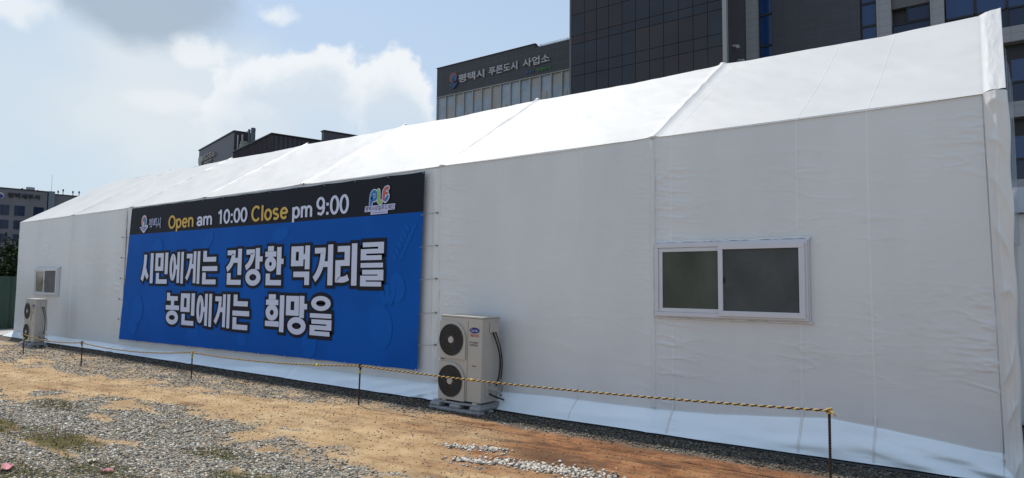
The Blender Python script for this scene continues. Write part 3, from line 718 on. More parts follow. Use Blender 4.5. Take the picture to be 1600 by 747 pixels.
LT = {   # latin and digits: advance, strokes (cap height 1)
 'O': (.80, [ring(.38, .5, .31, .45)]), 'C': (.76, [arc(.38, .5, .31, .45, 42, 318)]), 'l': (.24, [[(.1, 1), (.1, 0)]]),
 'p': (.62, [[(.09, .72), (.09, -.27)], ring(.30, .36, .20, .31)]), 'e': (.62, [[(.10, .37), (.52, .37)], arc(.30, .36, .22, .31, 0, 318)]),
 'n': (.60, [[(.09, .72), (.09, 0)], [(.09, .40)] + arc(.28, .44, .19, .23, 160, 0, 10) + [(.47, 0)]]),
 'a': (.60, [arc(.28, .46, .19, .21, 165, 0, 12) + [(.47, 0)], ring(.27, .20, .18, .155)]),
 'm': (.92, [[(.09, .72), (.09, 0)], [(.09, .40)] + arc(.25, .46, .16, .21, 160, 0, 10) + [(.41, 0)], [(.41, .40)] + arc(.58, .46, .17, .21, 160, 0, 10) + [(.75, 0)]]),
 'o': (.62, [ring(.30, .36, .22, .31)]), 's': (.56, [arc(.26, .52, .17, .15, 30, 230, 10) + arc(.26, .20, .17, .15, 50, -150, 10)]),
 '1': (.56, [[(.10, .78), (.20, .83), (.32, .97), (.34, 1)], [(.33, 1), (.33, 0)]]), '0': (.58, [ring(.28, .5, .21, .45)]),
 '9': (.58, [ring(.28, .67, .20, .28), arc(.25, .40, .235, .35, 30, -75, 10) + [(.10, .13)]]),
 ':': (.28, [[(.13, .66), (.13, .50)], [(.13, .16), (.13, 0)]]),
}
def strokes_mesh(name, lines, hx, hz, y, m, grow=0.0):
    """flat lettering from stroke centre lines; hx, hz = half widths of upright and level strokes"""
    V, F = [], []; dy = 0.0
    for pts in lines:
        P = [Vector(p) for i, p in enumerate(pts) if i == 0 or (Vector(p) - Vector(pts[i - 1])).length > 1e-5]
        closed = (P[0] - P[-1]).length < 1e-4
        if closed: P = P[:-1]
        n_ = len(P); 
        if not closed and grow:
            P[0] = P[0] + (P[0] - P[1]).normalized() * grow; P[-1] = P[-1] + (P[-1] - P[-2]).normalized() * grow
        def off(d):
            q = Vector((-d.y, d.x)); h_ = math.sqrt((hx * q.x) ** 2 + (hz * q.y) ** 2) + grow; return q * h_
        base = len(V)
        for i in range(n_):
            a_ = P[(i - 1) % n_] if (closed or i > 0) else None; b_ = P[(i + 1) % n_] if (closed or i < n_ - 1) else None
            d1 = (P[i] - a_).normalized() if a_ is not None else None; d2 = (b_ - P[i]).normalized() if b_ is not None else None
            if d1 is None: o_ = off(d2)
            elif d2 is None: o_ = off(d1)
            else:
                o1, o2 = off(d1), off(d2); cr_ = d1.x * d2.y - d1.y * d2.x
                if abs(cr_) < 0.05: o_ = (o1 + o2) * 0.5
                else:   # meeting point of the two offset lines
                    t_ = ((o2.x - o1.x) * d2.y - (o2.y - o1.y) * d2.x) / cr_; o_ = o1 + d1 * t_
                    if o_.length > 2.2 * (max(hx, hz) + grow): o_ = o_.normalized() * 1.5 * (max(hx, hz) + grow)
            V.append((P[i].x + o_.x, y - dy, P[i].y + o_.y)); V.append((P[i].x - o_.x, y - dy, P[i].y - o_.y))
        for i in range(n_ if closed else n_ - 1):
            j = (i + 1) % n_; F.append((base + 2 * i, base + 2 * j, base + 2 * j + 1, base + 2 * i + 1))
        dy = (dy + 0.00012) % 0.0015
    return ob(mk(name, V, F, m))
def hangul(word, x0, x1, z0, z1):
    n_ = len(word); wc = (x1 - x0) / n_; lines = []
    hx, hz = 0.064, 0.046
    for i, ch in enumerate(word):
        gx0 = x0 + wc * i - 0.004 + hx * 0.7; gx1 = x0 + wc * (i + 1) + 0.004 - hx * 0.7
        if ch in '는를을농민건한': gx0 -= 0.0; 
        for st_ in HG[ch]: 
            lines.append([(gx0 + (gx1 - gx0) * p[0], z0 + hz * 0.2 + (z1 - z0 - hz * 0.4) * p[1]) for p in st_])
    thin = []
    strokes_mesh("lettering_outline", lines, hx, hz, BYY - 0.006, M_bk, grow=0.052)
    for j, ch in enumerate(word):
        k0 = sum(len(HG[c_]) for c_ in word[:j]); sub = lines[k0:k0 + len(HG[ch])]
        tight = ch in '를을'; two = ch in '에게'
        strokes_mesh("lettering", sub, 0.050 if two else hx, 0.036 if tight else hz, BYY - 0.0105, M_wh)
def latin(word, x0, x1, z0, z1, m):
    adv = 0; lines = []
    for ch in word:
        a_, st_ = LT[ch]; lines += [[(p[0] + adv, p[1]) for p in q] for q in st_]; adv += a_
    xs_ = [p[0] for q in lines for p in q]; zs_ = [p[1] for q in lines for p in q]; h_ = 0.024
    fx = (x1 - x0 - 2 * h_) / (max(xs_) - min(xs_)); fz = (z1 - z0 - 2 * h_ * 0.5) / (max(zs_) - min(zs_))
    lines = [[(x0 + h_ + (p[0] - min(xs_)) * fx, z0 + h_ * 0.5 + (p[1] - min(zs_)) * fz) for p in q] for q in lines]
    strokes_mesh("lettering", lines, 0.030, 0.022, YT, m)
latin("Open", -14.17, -13.16, 2.635, 2.985, M_yl); latin("am", -13.02, -12.46, 2.715, 2.915, M_wh); latin("10:00", -12.25, -11.24, 2.715, 3.005, M_wh)
latin("Close", -11.10, -9.99, 2.705, 3.01, M_yl); latin("pm", -9.86, -9.32, 2.63, 2.915, M_wh); latin("9:00", -9.20, -8.385, 2.71, 3.02, M_wh)
for wd, x0, x1, z0, z1 in (("시민에게는", -15.32, -12.15, 1.56, 2.225), ("건강한", -11.92, -10.03, 1.555, 2.235), ("먹거리를", -9.86, -7.52, 1.56, 2.24),
                           ("농민에게는", -14.17, -11.02, 0.735, 1.385), ("희망을", -10.60, -8.70, 0.745, 1.395)):
    hangul(wd, x0, x1, z0, z1)
# city emblem with its name
btext("emblem_text", "평택시", -15.03, -14.52, 2.765, 2.965, YT, mat("print_indigo", (0.05, 0.06, 0.22), 0.5), None, bold=0.008, outline=0.05, om=M_wh)
fl = lambda nm, pts, y, m: ob(flat(nm, pts, y, m, None))
ex, ez = -15.26, 2.90
M_or = mat("print_orange", (0.50, 0.17, 0.09), 0.5); M_te = mat("print_teal", (0.02, 0.17, 0.35), 0.5); M_in = mat("print_navy", (0.03, 0.05, 0.25), 0.5)
fl("emblem", ell(ex, ez + 0.03, 0.125, 0.135), YT, M_wh)
fl("emblem", ell(ex, ez + 0.03, 0.100, 0.110), YT - 0.002, M_or)
fl("emblem", ell(ex + 0.02, ez + 0.02, 0.072, 0.085), YT - 0.004, M_te)
fl("emblem", ell(ex - 0.005, ez - 0.015, 0.025, 0.05), YT - 0.006, M_wh)
fl("emblem", [(ex - 0.20, ez - 0.10), (ex - 0.03, ez - 0.075), (ex + 0.17, ez - 0.055), (ex + 0.19, ez - 0.10), (ex + 0.02, ez - 0.225), (ex - 0.02, ez - 0.225)], YT - 0.001, M_wh)
for k in range(3):
    fl("emblem", [(ex - 0.15 + k * 0.06, ez - 0.110 - k * 0.03), (ex + 0.13 - k * 0.02, ez - 0.085 - k * 0.03), (ex + 0.13 - k * 0.03, ez - 0.103 - k * 0.03), (ex - 0.13 + k * 0.06, ez - 0.132 - k * 0.028)], YT - 0.003, M_in)
# food foundation logo: P, l, F and a leaf over a caption
M_pb = mat("print_blue", (0.01, 0.16, 0.50), 0.5); M_pg = mat("print_green", (0.22, 0.48, 0.06), 0.5); M_pr = mat("print_red", (0.50, 0.10, 0.08), 0.5)
arcp = lambda cx, cz, rx, rz, a0, a1, n_=12: [(cx + rx * math.cos(R(a0 + (a1 - a0) * i / n_)), cz + rz * math.sin(R(a0 + (a1 - a0) * i / n_))) for i in range(n_ + 1)]
Pp = [(-7.865, 2.825), (-7.857, 2.90), (-7.85, 2.965)] + arcp(-7.79, 2.955, 0.056, 0.062, 170, -140)
Lp = [(-7.695, 3.02), (-7.695, 2.92), (-7.69, 2.865), (-7.665, 2.845), (-7.64, 2.845)]
Fp = [(-7.575, 2.885), (-7.575, 2.96), (-7.565, 3.01), (-7.535, 3.045), (-7.49, 3.052)]
for off, rr, ms in ((0.0, 0.043, (M_wh,) * 4), (-0.003, 0.027, (M_pb, M_pg, M_pr, M_pr))):
    fl("logo", stroke(Pp, rr, 0), YT + off, ms[0]); fl("logo", stroke(Lp, rr, 0), YT + off - 0.0006, ms[1])
    fl("logo", stroke(Fp, rr, 0), YT + off - 0.0012, ms[2]); fl("logo", stroke([(-7.575, 2.97), (-7.50, 2.975)], rr * 0.85, 0), YT + off - 0.0018, ms[3])
fl("logo", ell(-7.51, 2.895, 0.085, 0.048, rot=R(50)), YT - 0.0024, M_wh); fl("logo", ell(-7.51, 2.895, 0.062, 0.028, rot=R(50)), YT - 0.005, M_pb)
M_cap = mat("print_lilac", (0.55, 0.55, 0.78), 0.5)
fl("logo", [(-8.0, 2.71), (-7.33, 2.715), (-7.32, 2.805), (-7.99, 2.80)], YT - 0.003, M_cap)
fl("logo", [(-7.86, 2.662), (-7.48, 2.665), (-7.48, 2.712), (-7.86, 2.709)], YT - 0.003, M_cap)
btext("logo_text", "평택시로컬푸드재단", -7.98, -7.34, 2.722, 2.795, YT - 0.0045, mat("print_dark", (0.04, 0.05, 0.12), 0.5), None, bold=0.012)
fl("logo", [(-7.83, 2.682), (-7.51, 2.685), (-7.51, 2.693), (-7.83, 2.690)], YT - 0.0045, M_te)
# faint printed vegetables in the blue
for (x_, z_, rx, rz, rt_) in ((-7.6, 0.95, 0.26, 0.34, 0.1), (-9.3, 0.62, 0.2, 0.26, 0), (-13.0, 0.62, 0.22, 0.16, 0.3), (-15.4, 1.0, 0.25, 0.3, 0), (-12.6, 2.42, 0.25, 0.14, 0.6), (-14.6, 2.35, 0.22, 0.16, 0), (-10.2, 2.45, 0.25, 0.12, 0.2), (-11.3, 0.55, 0.16, 0.12, 0), (-7.25, 1.55, 0.16, 0.22, 0.2), (-15.6, 0.62, 0.22, 0.2, 0)):
    fl("faint_print", ell(x_, z_, rx, rz, 28, rot=rt_), BYY - 0.0046 - 0.0004 * x_ / 4, M_faint)
for k in range(6):
    for s_ in (-1, 1):
        fl("faint_print", ell(-7.25 + 0.05 * k + 0.07 * s_, 2.0 + 0.085 * k, 0.075, 0.032, 16, rot=R(90 - 50 * s_)), BYY - 0.0045 - 0.0003 * (k % 2), M_faint)
for (x_, z_) in ((-7.45, 1.45), (-7.55, 1.40), (-7.35, 1.42)):
    fl("faint_print", ell(x_, z_, 0.05, 0.16, 16, rot=(x_ + 7.45) * -3), BYY - 0.0072 - (x_ + 7.5) * 0.002, M_faint)
# tie cords to the tent frame
for z_ in (0.75, 1.2, 1.68, 2.15, 2.62):
    ob(MB().tube([(-6.80, BYY, z_ - 0.02), (-6.66, BYY - 0.03, z_ - 0.012), (-6.50, WY - 0.06, z_)], 0.0045, 6).build("tie_cord", M_cord))
    ob(MB().tube([(bpt(0, (z_ - 0.3) / 2.96)[0] - 0.01, BYY, z_ - 0.02), (-16.30, BYY - 0.01, z_ - 0.015), (-16.39, WY - 0.06, z_)], 0.0045, 6).build("tie_cord", M_cord))
for k in range(13):
    u = k / 12; x_, z_ = bpt(u, 1); ob(MB().cyl((x_ + (0.03 if k == 0 else -0.03 if k == 12 else 0), BYY - 0.006, z_ - 0.02), (x_ + (0.03 if k == 0 else -0.03 if k == 12 else 0), BYY + 0.0, z_ - 0.02), 0.012, n=8).build("eyelet", M_eye))
    x_, z_ = bpt(u, 0); ob(MB().tube([(x_ + (0.03 if k == 0 else -0.03 if k == 12 else 0), BYY - 0.004, z_ + 0.02), (x_, BYY + 0.01, z_ - 0.04)], 0.005, 5).build("tie_cord", M_frame))

# ------------------------------------------------------------------ air conditioner
M_ac = mat("ac_beige", (0.46, 0.435, 0.39), 0.42, noise=0.06, nscale=5)
M_grill = mat("grille_dark", (0.07, 0.062, 0.055), 0.5)
M_gap = mat("grille_inside", (0.028, 0.026, 0.025), 0.8)
M_cab = mat("cable_black", (0.01, 0.01, 0.011), 0.5)
M_ins = mat("pipe_foam", (0.35, 0.35, 0.34), 0.8, noise=0.3, nscale=20)
M_navy = mat("badge_navy", (0.01, 0.012, 0.16), 0.35)
M_red = mat("print_badge_red", (0.45, 0.05, 0.05), 0.5)
AW, AD, AH = 0.70, 0.35, 1.085
def make_ac(label):
    r_ = empty("air_conditioner", (0, 0, 0), label, 'air conditioner', 'outdoor air conditioner units beside the tent')
    r_.rotation_euler = (0, 0, 0)
    b_ = MB().box(0, AW, 0, AD, 0.03, AH - 0.012, 0.010); c_ = b_.build("casing", M_ac, r_)
    MB().box(-0.006, AW + 0.006, -0.006, AD + 0.006, AH - 0.010, AH + 0.012, 0.007).build("top_cover", M_ac, r_)
    MB().box(0.06, 0.13, -0.01, AD + 0.01, 0, 0.028, 0.004).build("foot", M_ac, r_)
    MB().box(AW - 0.13, AW - 0.06, -0.01, AD + 0.01, 0, 0.028, 0.004).build("foot", M_ac, r_)
    # front seam lines
    MB().box(AW - 0.235, AW - 0.231, -0.0015, 0.004, 0.05, AH - 0.04).build("panel_gap", M_grill, r_)
    for cz in (0.785, 0.262):
        cx = 0.209; rr = 0.199
        pts = [(0.006, cz - 0.235), (cx + 0.235, cz - 0.235), (cx + 0.235, cz - 0.02)] + arcp(cx, cz, 0.235, 0.238, 0, 90, 14) + [(0.006, cz + 0.238)]
        pn = MB(); n_ = len(pts)
        # ring-shaped raised panel: outline to circle
        circ = [(cx + rr * math.cos(R(a_)), cz + rr * math.sin(R(a_))) for a_ in range(0, 360, 9)]
        pan = MB().prism(pts, 'y', -0.024, -0.0012)
        p_ = pan.build("fan_panel", M_ac, r_)
        MB().cyl((cx, -0.0245, cz), (cx, -0.0265, cz), rr + 0.004, n=48).build("fan_opening", M_gap, p_)
        g_ = MB()
        for k in range(60):
            a_ = 2 * math.pi * k / 60; ca, sa = math.cos(a_), math.sin(a_); tw = 0.0016
            P = [Vector((cx + 0.04 * ca, -0.029, cz + 0.04 * sa)), Vector((cx + rr * ca, -0.029, cz + rr * sa))]
            g_.cyl(P[0], P[1], 0.0018, n=4)
        for q in (0.085, 0.13, 0.165, rr):
            ring = [(cx + q * math.cos(R(a_)), -0.031, cz + q * math.sin(R(a_))) for a_ in range(0, 361, 9)]
            g_.tube(ring, 0.0022 if q < rr else 0.005, 5)
        g_.build("fan_grille", M_grill, p_)
        MB().cyl((cx, -0.027, cz), (cx, -0.042, cz), 0.046, 0.040, n=24).build("hub", M_ac, p_)
        MB().box(0.012, 0.012 + 0.065, -0.003, 0.0, cz - 0.262, cz - 0.250).build("maker_mark", M_grill, r_)
    fl2 = lambda nm, pts, y, m: flat(nm, pts, y, m, r_)
    fl2("badge", ell(0.573, 0.925, 0.083, 0.037), -0.0025, M_navy)
    text("badge_text", "Carrier", 0.513, 0.633, 0.908, 0.944, -0.0035, M_wh, r_, bold=0.0)
    text("badge_text", "캐리어", 0.505, 0.64, 0.838, 0.880, -0.0025, M_red, r_, bold=0.02)
    text("badge_text", "ECO ENERGY", 0.495, 0.645, 0.762, 0.785, -0.0025, M_grill, r_, bold=0.01)
    text("badge_text", "INVERTER", 0.505, 0.635, 0.728, 0.752, -0.0025, M_grill, r_, bold=0.01)
    fl2("maker_mark", [(0.55, 0.475), (0.61, 0.475), (0.61, 0.487), (0.55, 0.487)], -0.0025, M_grill)
    # right side: terminal cover, grip, cable, pipes
    MB().box(AW + 0.0015, AW + 0.022, 0.14, 0.30, 0.90, 1.03, 0.006).build("terminal_cover", M_ac, r_)
    MB().box(AW + 0.0015, AW + 0.016, 0.09, 0.17, 0.10, 0.26, 0.006).build("valve_cover", M_ac, r_)
    def bez(p, n_=16):
        r = []
        for i in range(n_ + 1):
            t_ = i / n_; r.append(sum((Vector(q) * c for q, c in zip(p, ((1 - t_) ** 3, 3 * t_ * (1 - t_) ** 2, 3 * t_ * t_ * (1 - t_), t_ ** 3))), Vector()))
        return r
    MB().tube(bez([(AW + 0.02, 0.19, 0.905), (AW + 0.05, 0.24, 0.75), (AW + 0.12, 0.33, 0.55), (AW + 0.02, 0.28, 0.22)]), 0.011, 7).build("cable", M_cab, r_)
    MB().tube(bez([(AW + 0.02, 0.24, 0.905), (AW + 0.04, 0.28, 0.80), (AW + 0.09, 0.36, 0.60), (AW + 0.03, 0.36, 0.30)]), 0.008, 6).build("cable", M_cab, r_)
    MB().tube(bez([(AW + 0.015, 0.12, 0.20), (AW + 0.12, 0.12, 0.22), (AW + 0.14, 0.30, 0.10), (AW - 0.02, AD + 0.08, 0.08)]), 0.014, 7).build("pipe", M_ins, r_)
    MB().tube(bez([(AW + 0.015, 0.15, 0.14), (AW + 0.10, 0.16, 0.10), (AW + 0.16, 0.34, 0.05), (AW - 0.02, AD + 0.12, 0.02)]), 0.011, 7).build("pipe", M_cab, r_)
    MB().tube(bez([(AW + 0.015, 0.13, 0.24), (AW + 0.10, 0.18, 0.34), (AW + 0.15, 0.32, 0.28), (AW + 0.0, AD + 0.06, 0.12)]), 0.006, 6).build("pipe", mat("copper_pipe", (0.45, 0.25, 0.14), 0.4, 0.6), r_)
    return r_
ac = make_ac('beige two fan outdoor air conditioner right of the banner')
ac2 = copy_tree(ac); ac2['label'] = 'beige two fan outdoor air conditioner below the small window at the far end'
ac.location = (-5.985, 6.49, 0.112); ac.rotation_euler = (0, R(1.1), 0)
ac2.scale = (0.84, 0.70, 0.97); ac2.location = (-19.52, 6.12, 0.10); ac2.rotation_euler = (0, R(0.8), R(2))
M_pal = mat("pallet_grey", (0.33, 0.33, 0.34), 0.5, noise=0.25, nscale=6)
def make_pallet(label):
    r_ = empty("pallet", (0, 0, 0), label, 'pallet', 'low pallets under the air conditioners')
    d_ = MB()
    for y_ in (0.0, 0.42): d_.box(0, 0.86, y_, y_ + 0.10, -0.01, 0.035, 0.008)
    d_.box(0, 0.86, 0.20, 0.28, -0.01, 0.034, 0.008); d_.build("bottom_rail", M_pal, r_)
    for x_ in (0.0, 0.34, 0.67): MB().box(x_ + 0.005, x_ + 0.175, 0.01, 0.50, 0.034, 0.088, 0.024).build("block", M_pal, r_)
    f_ = MB()
    f_.box(0.03, 0.83, 0.05, 0.48, 0.084, 0.108, 0.006)
    f_.build("deck", M_pal, r_)
    return r_
pl = make_pallet('grey pallet under the air conditioner right of the banner'); pl2 = copy_tree(pl)
pl2['label'] = 'grey pallet under the air conditioner at the far end of the tent'
pl.location = (-6.10, 6.42, 0.0); pl2.location = (-19.62, 6.04, 0.0); pl2.scale = (0.86, 0.75, 0.9)

# ------------------------------------------------------------------ rope barrier
M_rust = mat("rusty_bar", (0.055, 0.032, 0.022), 0.8, noise=0.5, nscale=40, bump=0.8, bscale=120, tint=(0.025, 0.018, 0.015))
M_ry = mat("rope_yellow", (0.62, 0.40, 0.12), 0.8); M_rb = mat("rope_black", (0.02, 0.018, 0.016), 0.8)
M_tape = mat("yellow_tape", (0.55, 0.50, 0.05), 0.6)
POSTS = [(-1.221, 6.063, 0.600, 0.2), (-6.937, 5.969, 0.528, 2.0), (-10.860, 5.781, 0.455, 0.8), (-14.325, 5.454, 0.432, -0.8), (-17.356, 5.451, 0.438, 1.5)]
PL = ['rusty steel bar post at the near right end of the rope', 'rusty steel bar post below the right part of the blue banner', 'rusty steel bar post below the left part of the blue banner',
      'rusty steel bar post left of the banner between banner and far air conditioner', 'rusty steel bar post in front of the far air conditioner']
for (x_, y_, z_, ln), lb in zip(POSTS, PL):
    p_ = empty("rope_post", (x_, y_, 0), lb, 'post', 'rusty bar posts holding the yellow rope', rot=(0, R(ln), 0))
    s_ = MB(); s_.cyl((0, 0, -0.12), (0, 0, z_), 0.0105, 0.0105, 10)
    for k in range(int(z_ / 0.022)): s_.cyl((0, 0, 0.012 + k * 0.022), (0, 0, 0.017 + k * 0.022), 0.0125, n=8)
    s_.build("bar", M_rust, p_)
    if ln != 0.2: MB().cyl((0, 0, z_ - 0.105), (0, 0, z_ - 0.075), 0.015, 0.016, 8).build("tape", M_tape, p_)
# one rope, two strands of yellow and black twisted together
ctrl = []
def add_span(a, b, sag, n_=12):
    for i in range(n_):
        f = i / n_; ctrl.append((a[0] + (b[0] - a[0]) * f, a[1] + (b[1] - a[1]) * f, a[2] + (b[2] - a[2]) * f - 4 * sag * f * (1 - f)))
tops = [(p[0] + math.tan(R(p[3])) * p[2], p[1] - 0.018, p[2] - 0.012) for p in POSTS]
add_span(tops[0], tops[1], 0.045, 16); add_span(tops[1], tops[2], 0.055); add_span(tops[2], tops[3], 0.075); add_span(tops[3], tops[4], 0.06, 10); add_span(tops[4], (-18.0, 5.6, 0.40), 0.02, 4); ctrl.append((-18.0, 5.6, 0.40))
ctrl = np.array(ctrl); seg = np.r_[0, np.cumsum(np.linalg.norm(np.diff(ctrl, axis=0), axis=1))]
tot = seg[-1]; nP = int(tot / 0.0085); sarr = np.linspace(0, tot, nP)
CP = np.stack([np.interp(sarr, seg, ctrl[:, k]) for k in range(3)], -1)
rope = empty("safety_rope", tops[0], 'yellow and black twisted rope strung between the rusty posts', 'rope')
pitch = 0.075
for k, m in enumerate((M_ry, M_rb)):
    ph = sarr / pitch * 2 * math.pi + k * math.pi
    P = CP + np.stack([0 * ph, np.cos(ph) * 0.0052, np.sin(ph) * 0.0052], -1)
    o = MB().tube([tuple(p) for p in P], 0.0062, 6).build("strand", m, smooth=True); under(o, rope)
for i_, p in enumerate(tops):
    kn = MB()
    for k in range(3):
        ring = [(p[0] + 0.019 * math.cos(a_), p[1] + 0.018 + 0.019 * math.sin(a_), p[2] - 0.012 + k * 0.013 + 0.006 * math.sin(a_ + k)) for a_ in np.linspace(0, 6.2832, 13)]
        kn.tube(ring, 0.0075, 6)
    kn.tube([(p[0] + 0.012, p[1], p[2]), (p[0] + 0.035, p[1] - 0.012, p[2] - 0.012), (p[0] + 0.055, p[1] - 0.01, p[2] - 0.038)], 0.008, 6)
    under(kn.build("knot", M_ry if i_ in (0, 2) else M_rb, smooth=True), rope)
for x_ in (-5.0, -7.75):
    j = int(np.argmin(np.abs(CP[:, 0] - x_))); p = CP[j]
    under(MB().cyl((p[0] - 0.02, p[1], p[2]), (p[0] + 0.02, p[1], p[2] + 0.001), 0.019, 0.017, 8).build("knot", M_tape if x_ < -6 else M_ry, smooth=True), rope)

# litter on the gravel
def scrap(x_, y_, s_, m, label, cat='paper scrap'):
    b_ = MB(); bmesh.ops.create_grid(b_.bm, x_segments=5, y_segments=4, size=0.5)
    for v_ in b_.bm.verts: v_.co = Vector((v_.co.x * s_ * 1.8 + random.uniform(-.1, .1) * s_, v_.co.y * s_ + random.uniform(-.1, .1) * s_, random.uniform(0.1, 0.55) * s_))
    o = b_.build("paper_scrap", m, fix=False); o.location = (x_, y_, float(gz(np.array([x_]), np.array([y_]))[0]) + 0.012); o.rotation_euler.z = random.random() * 6
    md = o.modifiers.new("thick", 'SOLIDIFY'); md.thickness = 0.0015
    tag(o, label, cat)
M_pk = mat("pink_paper", (0.62, 0.25, 0.27), 0.7, noise=0.3, nscale=20); M_wp = mat("cream_paper", (0.70, 0.64, 0.50), 0.7)
scrap(-6.80, 2.07, 0.085, M_pk, 'crumpled pink scrap lying in the gravel at the bottom left corner')
scrap(-6.125, 2.575, 0.05, M_pk, 'small pink scrap lying among brown weeds in the gravel')
scrap(-6.55, 2.63, 0.05, M_wp, 'small cream coloured scrap lying among the weeds in the gravel')

# ------------------------------------------------------------------ buildings behind
def panel_mat(name, base, sx, sz, rough=0.5, line=0.5, var=0.12, off=(0, 0), metal=0.0, spec=0.5):
    """cladding in panels: brick texture on x,z of the object"""
    m = mat(name, base, rough, metal, spec)
    t_ = m.node_tree; b_ = t_.nodes['Principled BSDF']; tc_ = t_.nodes.new('ShaderNodeTexCoord')
    sp_ = t_.nodes.new('ShaderNodeSeparateXYZ'); t_.links.new(tc_.outputs['Object'], sp_.inputs[0])
    ad = t_.nodes.new('ShaderNodeMath'); ad.operation = 'ADD'; t_.links.new(sp_.outputs[0], ad.inputs[0]); t_.links.new(sp_.outputs[1], ad.inputs[1])
    cb = t_.nodes.new('ShaderNodeCombineXYZ'); t_.links.new(ad.outputs[0], cb.inputs[0]); t_.links.new(sp_.outputs[2], cb.inputs[1])
    br = t_.nodes.new('ShaderNodeTexBrick'); br.offset = 0.0; br.inputs['Scale'].default_value = 1
    br.inputs['Brick Width'].default_value = sx; br.inputs['Row Height'].default_value = sz; br.inputs['Mortar Size'].default_value = 0.018 if sx > 0.5 else 0.008
    br.inputs['Color1'].default_value = (*base, 1); br.inputs['Color2'].default_value = (*[c * (1 - var) for c in base], 1); br.inputs['Mortar'].default_value = (*[c * line for c in base], 1)
    mp = t_.nodes.new('ShaderNodeMapping'); mp.inputs['Location'].default_value = (off[0], off[1], 0)
    t_.links.new(cb.outputs[0], mp.inputs[0]); t_.links.new(mp.outputs[0], br.inputs['Vector']); t_.links.new(br.outputs[0], b_.inputs['Base Color'])
    return m
M_dk = panel_mat("dark_cladding", (0.040, 0.040, 0.046), 1.0, 0.62, 0.55, 1.6, 0.1)
M_tw = mat("tower_glass", (0.030, 0.034, 0.045), 0.3, spec=0.35, noise=0.35, nscale=0.4)
M_twb = mat("tower_glass_brown", (0.045, 0.040, 0.043), 0.4, spec=0.3, noise=0.3, nscale=0.3)
M_mul = mat("dark_mullion", (0.008, 0.009, 0.012), 0.5)
M_trim = mat("pale_trim", (0.33, 0.33, 0.33), 0.5)
M_stone = panel_mat("grey_stone", (0.30, 0.31, 0.325), 0.85, 0.42, 0.8, 0.75, 0.05)
M_glass = mat("blue_glass", (0.012, 0.045, 0.14), 0.08, spec=0.5)
M_glass2 = mat("dark_blue_glass", (0.008, 0.022, 0.06), 0.12, spec=0.4)
M_blind = mat("blind_glass", (0.32, 0.38, 0.44), 0.2, noise=0.3, nscale=0.8, tint=(0.22, 0.27, 0.32))
M_blind2 = mat("beige_blind", (0.34, 0.33, 0.31), 0.3, noise=0.15, nscale=1)
M_letter = mat("sign_letter", (0.42, 0.42, 0.44), 0.5)

# city office with the roof sign
of = empty("office_building", (-32, 45, 0), 'dark clad office building with a grey Korean roof sign and a strip of pale windows', 'building')
uo = lambda o: under(o, of)
YF = 42.0
pr = MB().prism([(-39.56, 17.90), (-23.3, 17.90), (-23.3, 20.20), (-29.12, 20.20), (-29.12, 20.47), (-39.56, 20.47)], 'y', YF, YF + 12); uo(pr.build("wall", M_dk))
uo(MB().box(-39.50, -23.3, YF + 0.25, YF + 11.9, 0, 17.895).build("wall", M_dk))
uo(MB().box(-39.60, -29.08, YF - 0.06, YF + 0.3, 20.471, 20.53).build("parapet_cap", M_mul))
uo(MB().box(-39.56, -23.3, YF - 0.05, YF + 0.22, 17.84, 17.897).build("window_head", M_trim))
mx = [-39.5, -38.48, -37.45, -36.44, -35.46, -34.49, -33.48, -32.49, -31.52, -30.57, -29.58, -28.61, -27.6, -26.62, -25.65, -24.7, -23.35]
for i in range(len(mx) - 1):
    wz0 = 13.6
    f_ = MB().box(mx[i] - 0.05, mx[i] + 0.05, YF - 0.02, YF + 0.24, wz0, 17.838).build("window", M_trim); uo(f_)
    mb_ = MB().box(mx[i] + 0.051, mx[i + 1] - 0.051, YF + 0.10, YF + 0.16, wz0, 17.0 + random.uniform(-0.12, 0.12)); p_ = mb_.build("pane", M_blind if random.random() < 0.6 else M_blind2); p_.parent = f_
    q_ = MB().box(mx[i] + 0.051, mx[i + 1] - 0.051, YF + 0.12, YF + 0.18, 16.8, 17.838).build("pane", M_blind2 if random.random() < 0.5 else M_blind); q_.parent = f_
    if random.random() < 0.6:
        s_ = MB().box(mx[i] + 0.051, mx[i] + (0.3 + random.random() * 0.35), YF + 0.06, YF + 0.095, wz0, 15.6 + random.random() * 1.2).build("blind", M_blind2); s_.parent = f_
for wz1 in (12.8, 9.2, 5.6):
    f_ = MB().box(-39.3, -23.4, YF + 0.12, YF + 0.24, wz1 - 2.2, wz1).build("window", M_glass2); uo(f_)
rl = MB()
for z_ in (20.32, 20.42, 20.52): rl.cyl((-29.0, YF + 0.4, z_), (-23.3, YF + 0.4, z_), 0.018, n=6)
for x_ in np.arange(-28.8, -23.3, 1.2): rl.cyl((x_, YF + 0.4, 20.19), (x_, YF + 0.4, 20.52), 0.018, n=6)
uo(rl.build("railing", M_trim))
def sgn(body, x0, x1, z0, z1, sl_):
    b4 = set(bpy.data.objects); text("sign_letters", body, x0, x1, z0, z1, YF - 0.14, M_letter, None, bold=0.012, thick=0.13, slope=sl_)
    for o in set(bpy.data.objects) - b4: uo(o)
sgn("평택시", -36.95, -34.15, 18.72, 19.42, 0.0); sgn("푸른도시", -33.65, -30.75, 18.75, 19.42, 0.0); sgn("사업소", -30.2, -27.68, 18.75, 19.42, 0.0)
M_so = mat("sign_orange", (0.30, 0.08, 0.05), 0.5); M_sb = mat("sign_blue", (0.03, 0.10, 0.22), 0.5); M_sg = mat("sign_green", (0.05, 0.20, 0.04), 0.5)
def disc(cx, cz, rx, rz, y0, y1, m, nm="emblem", rot=0): uo(MB().prism(ell(cx, cz, rx, rz, 28, rot=rot), 'y', y0, y1).build(nm, m))
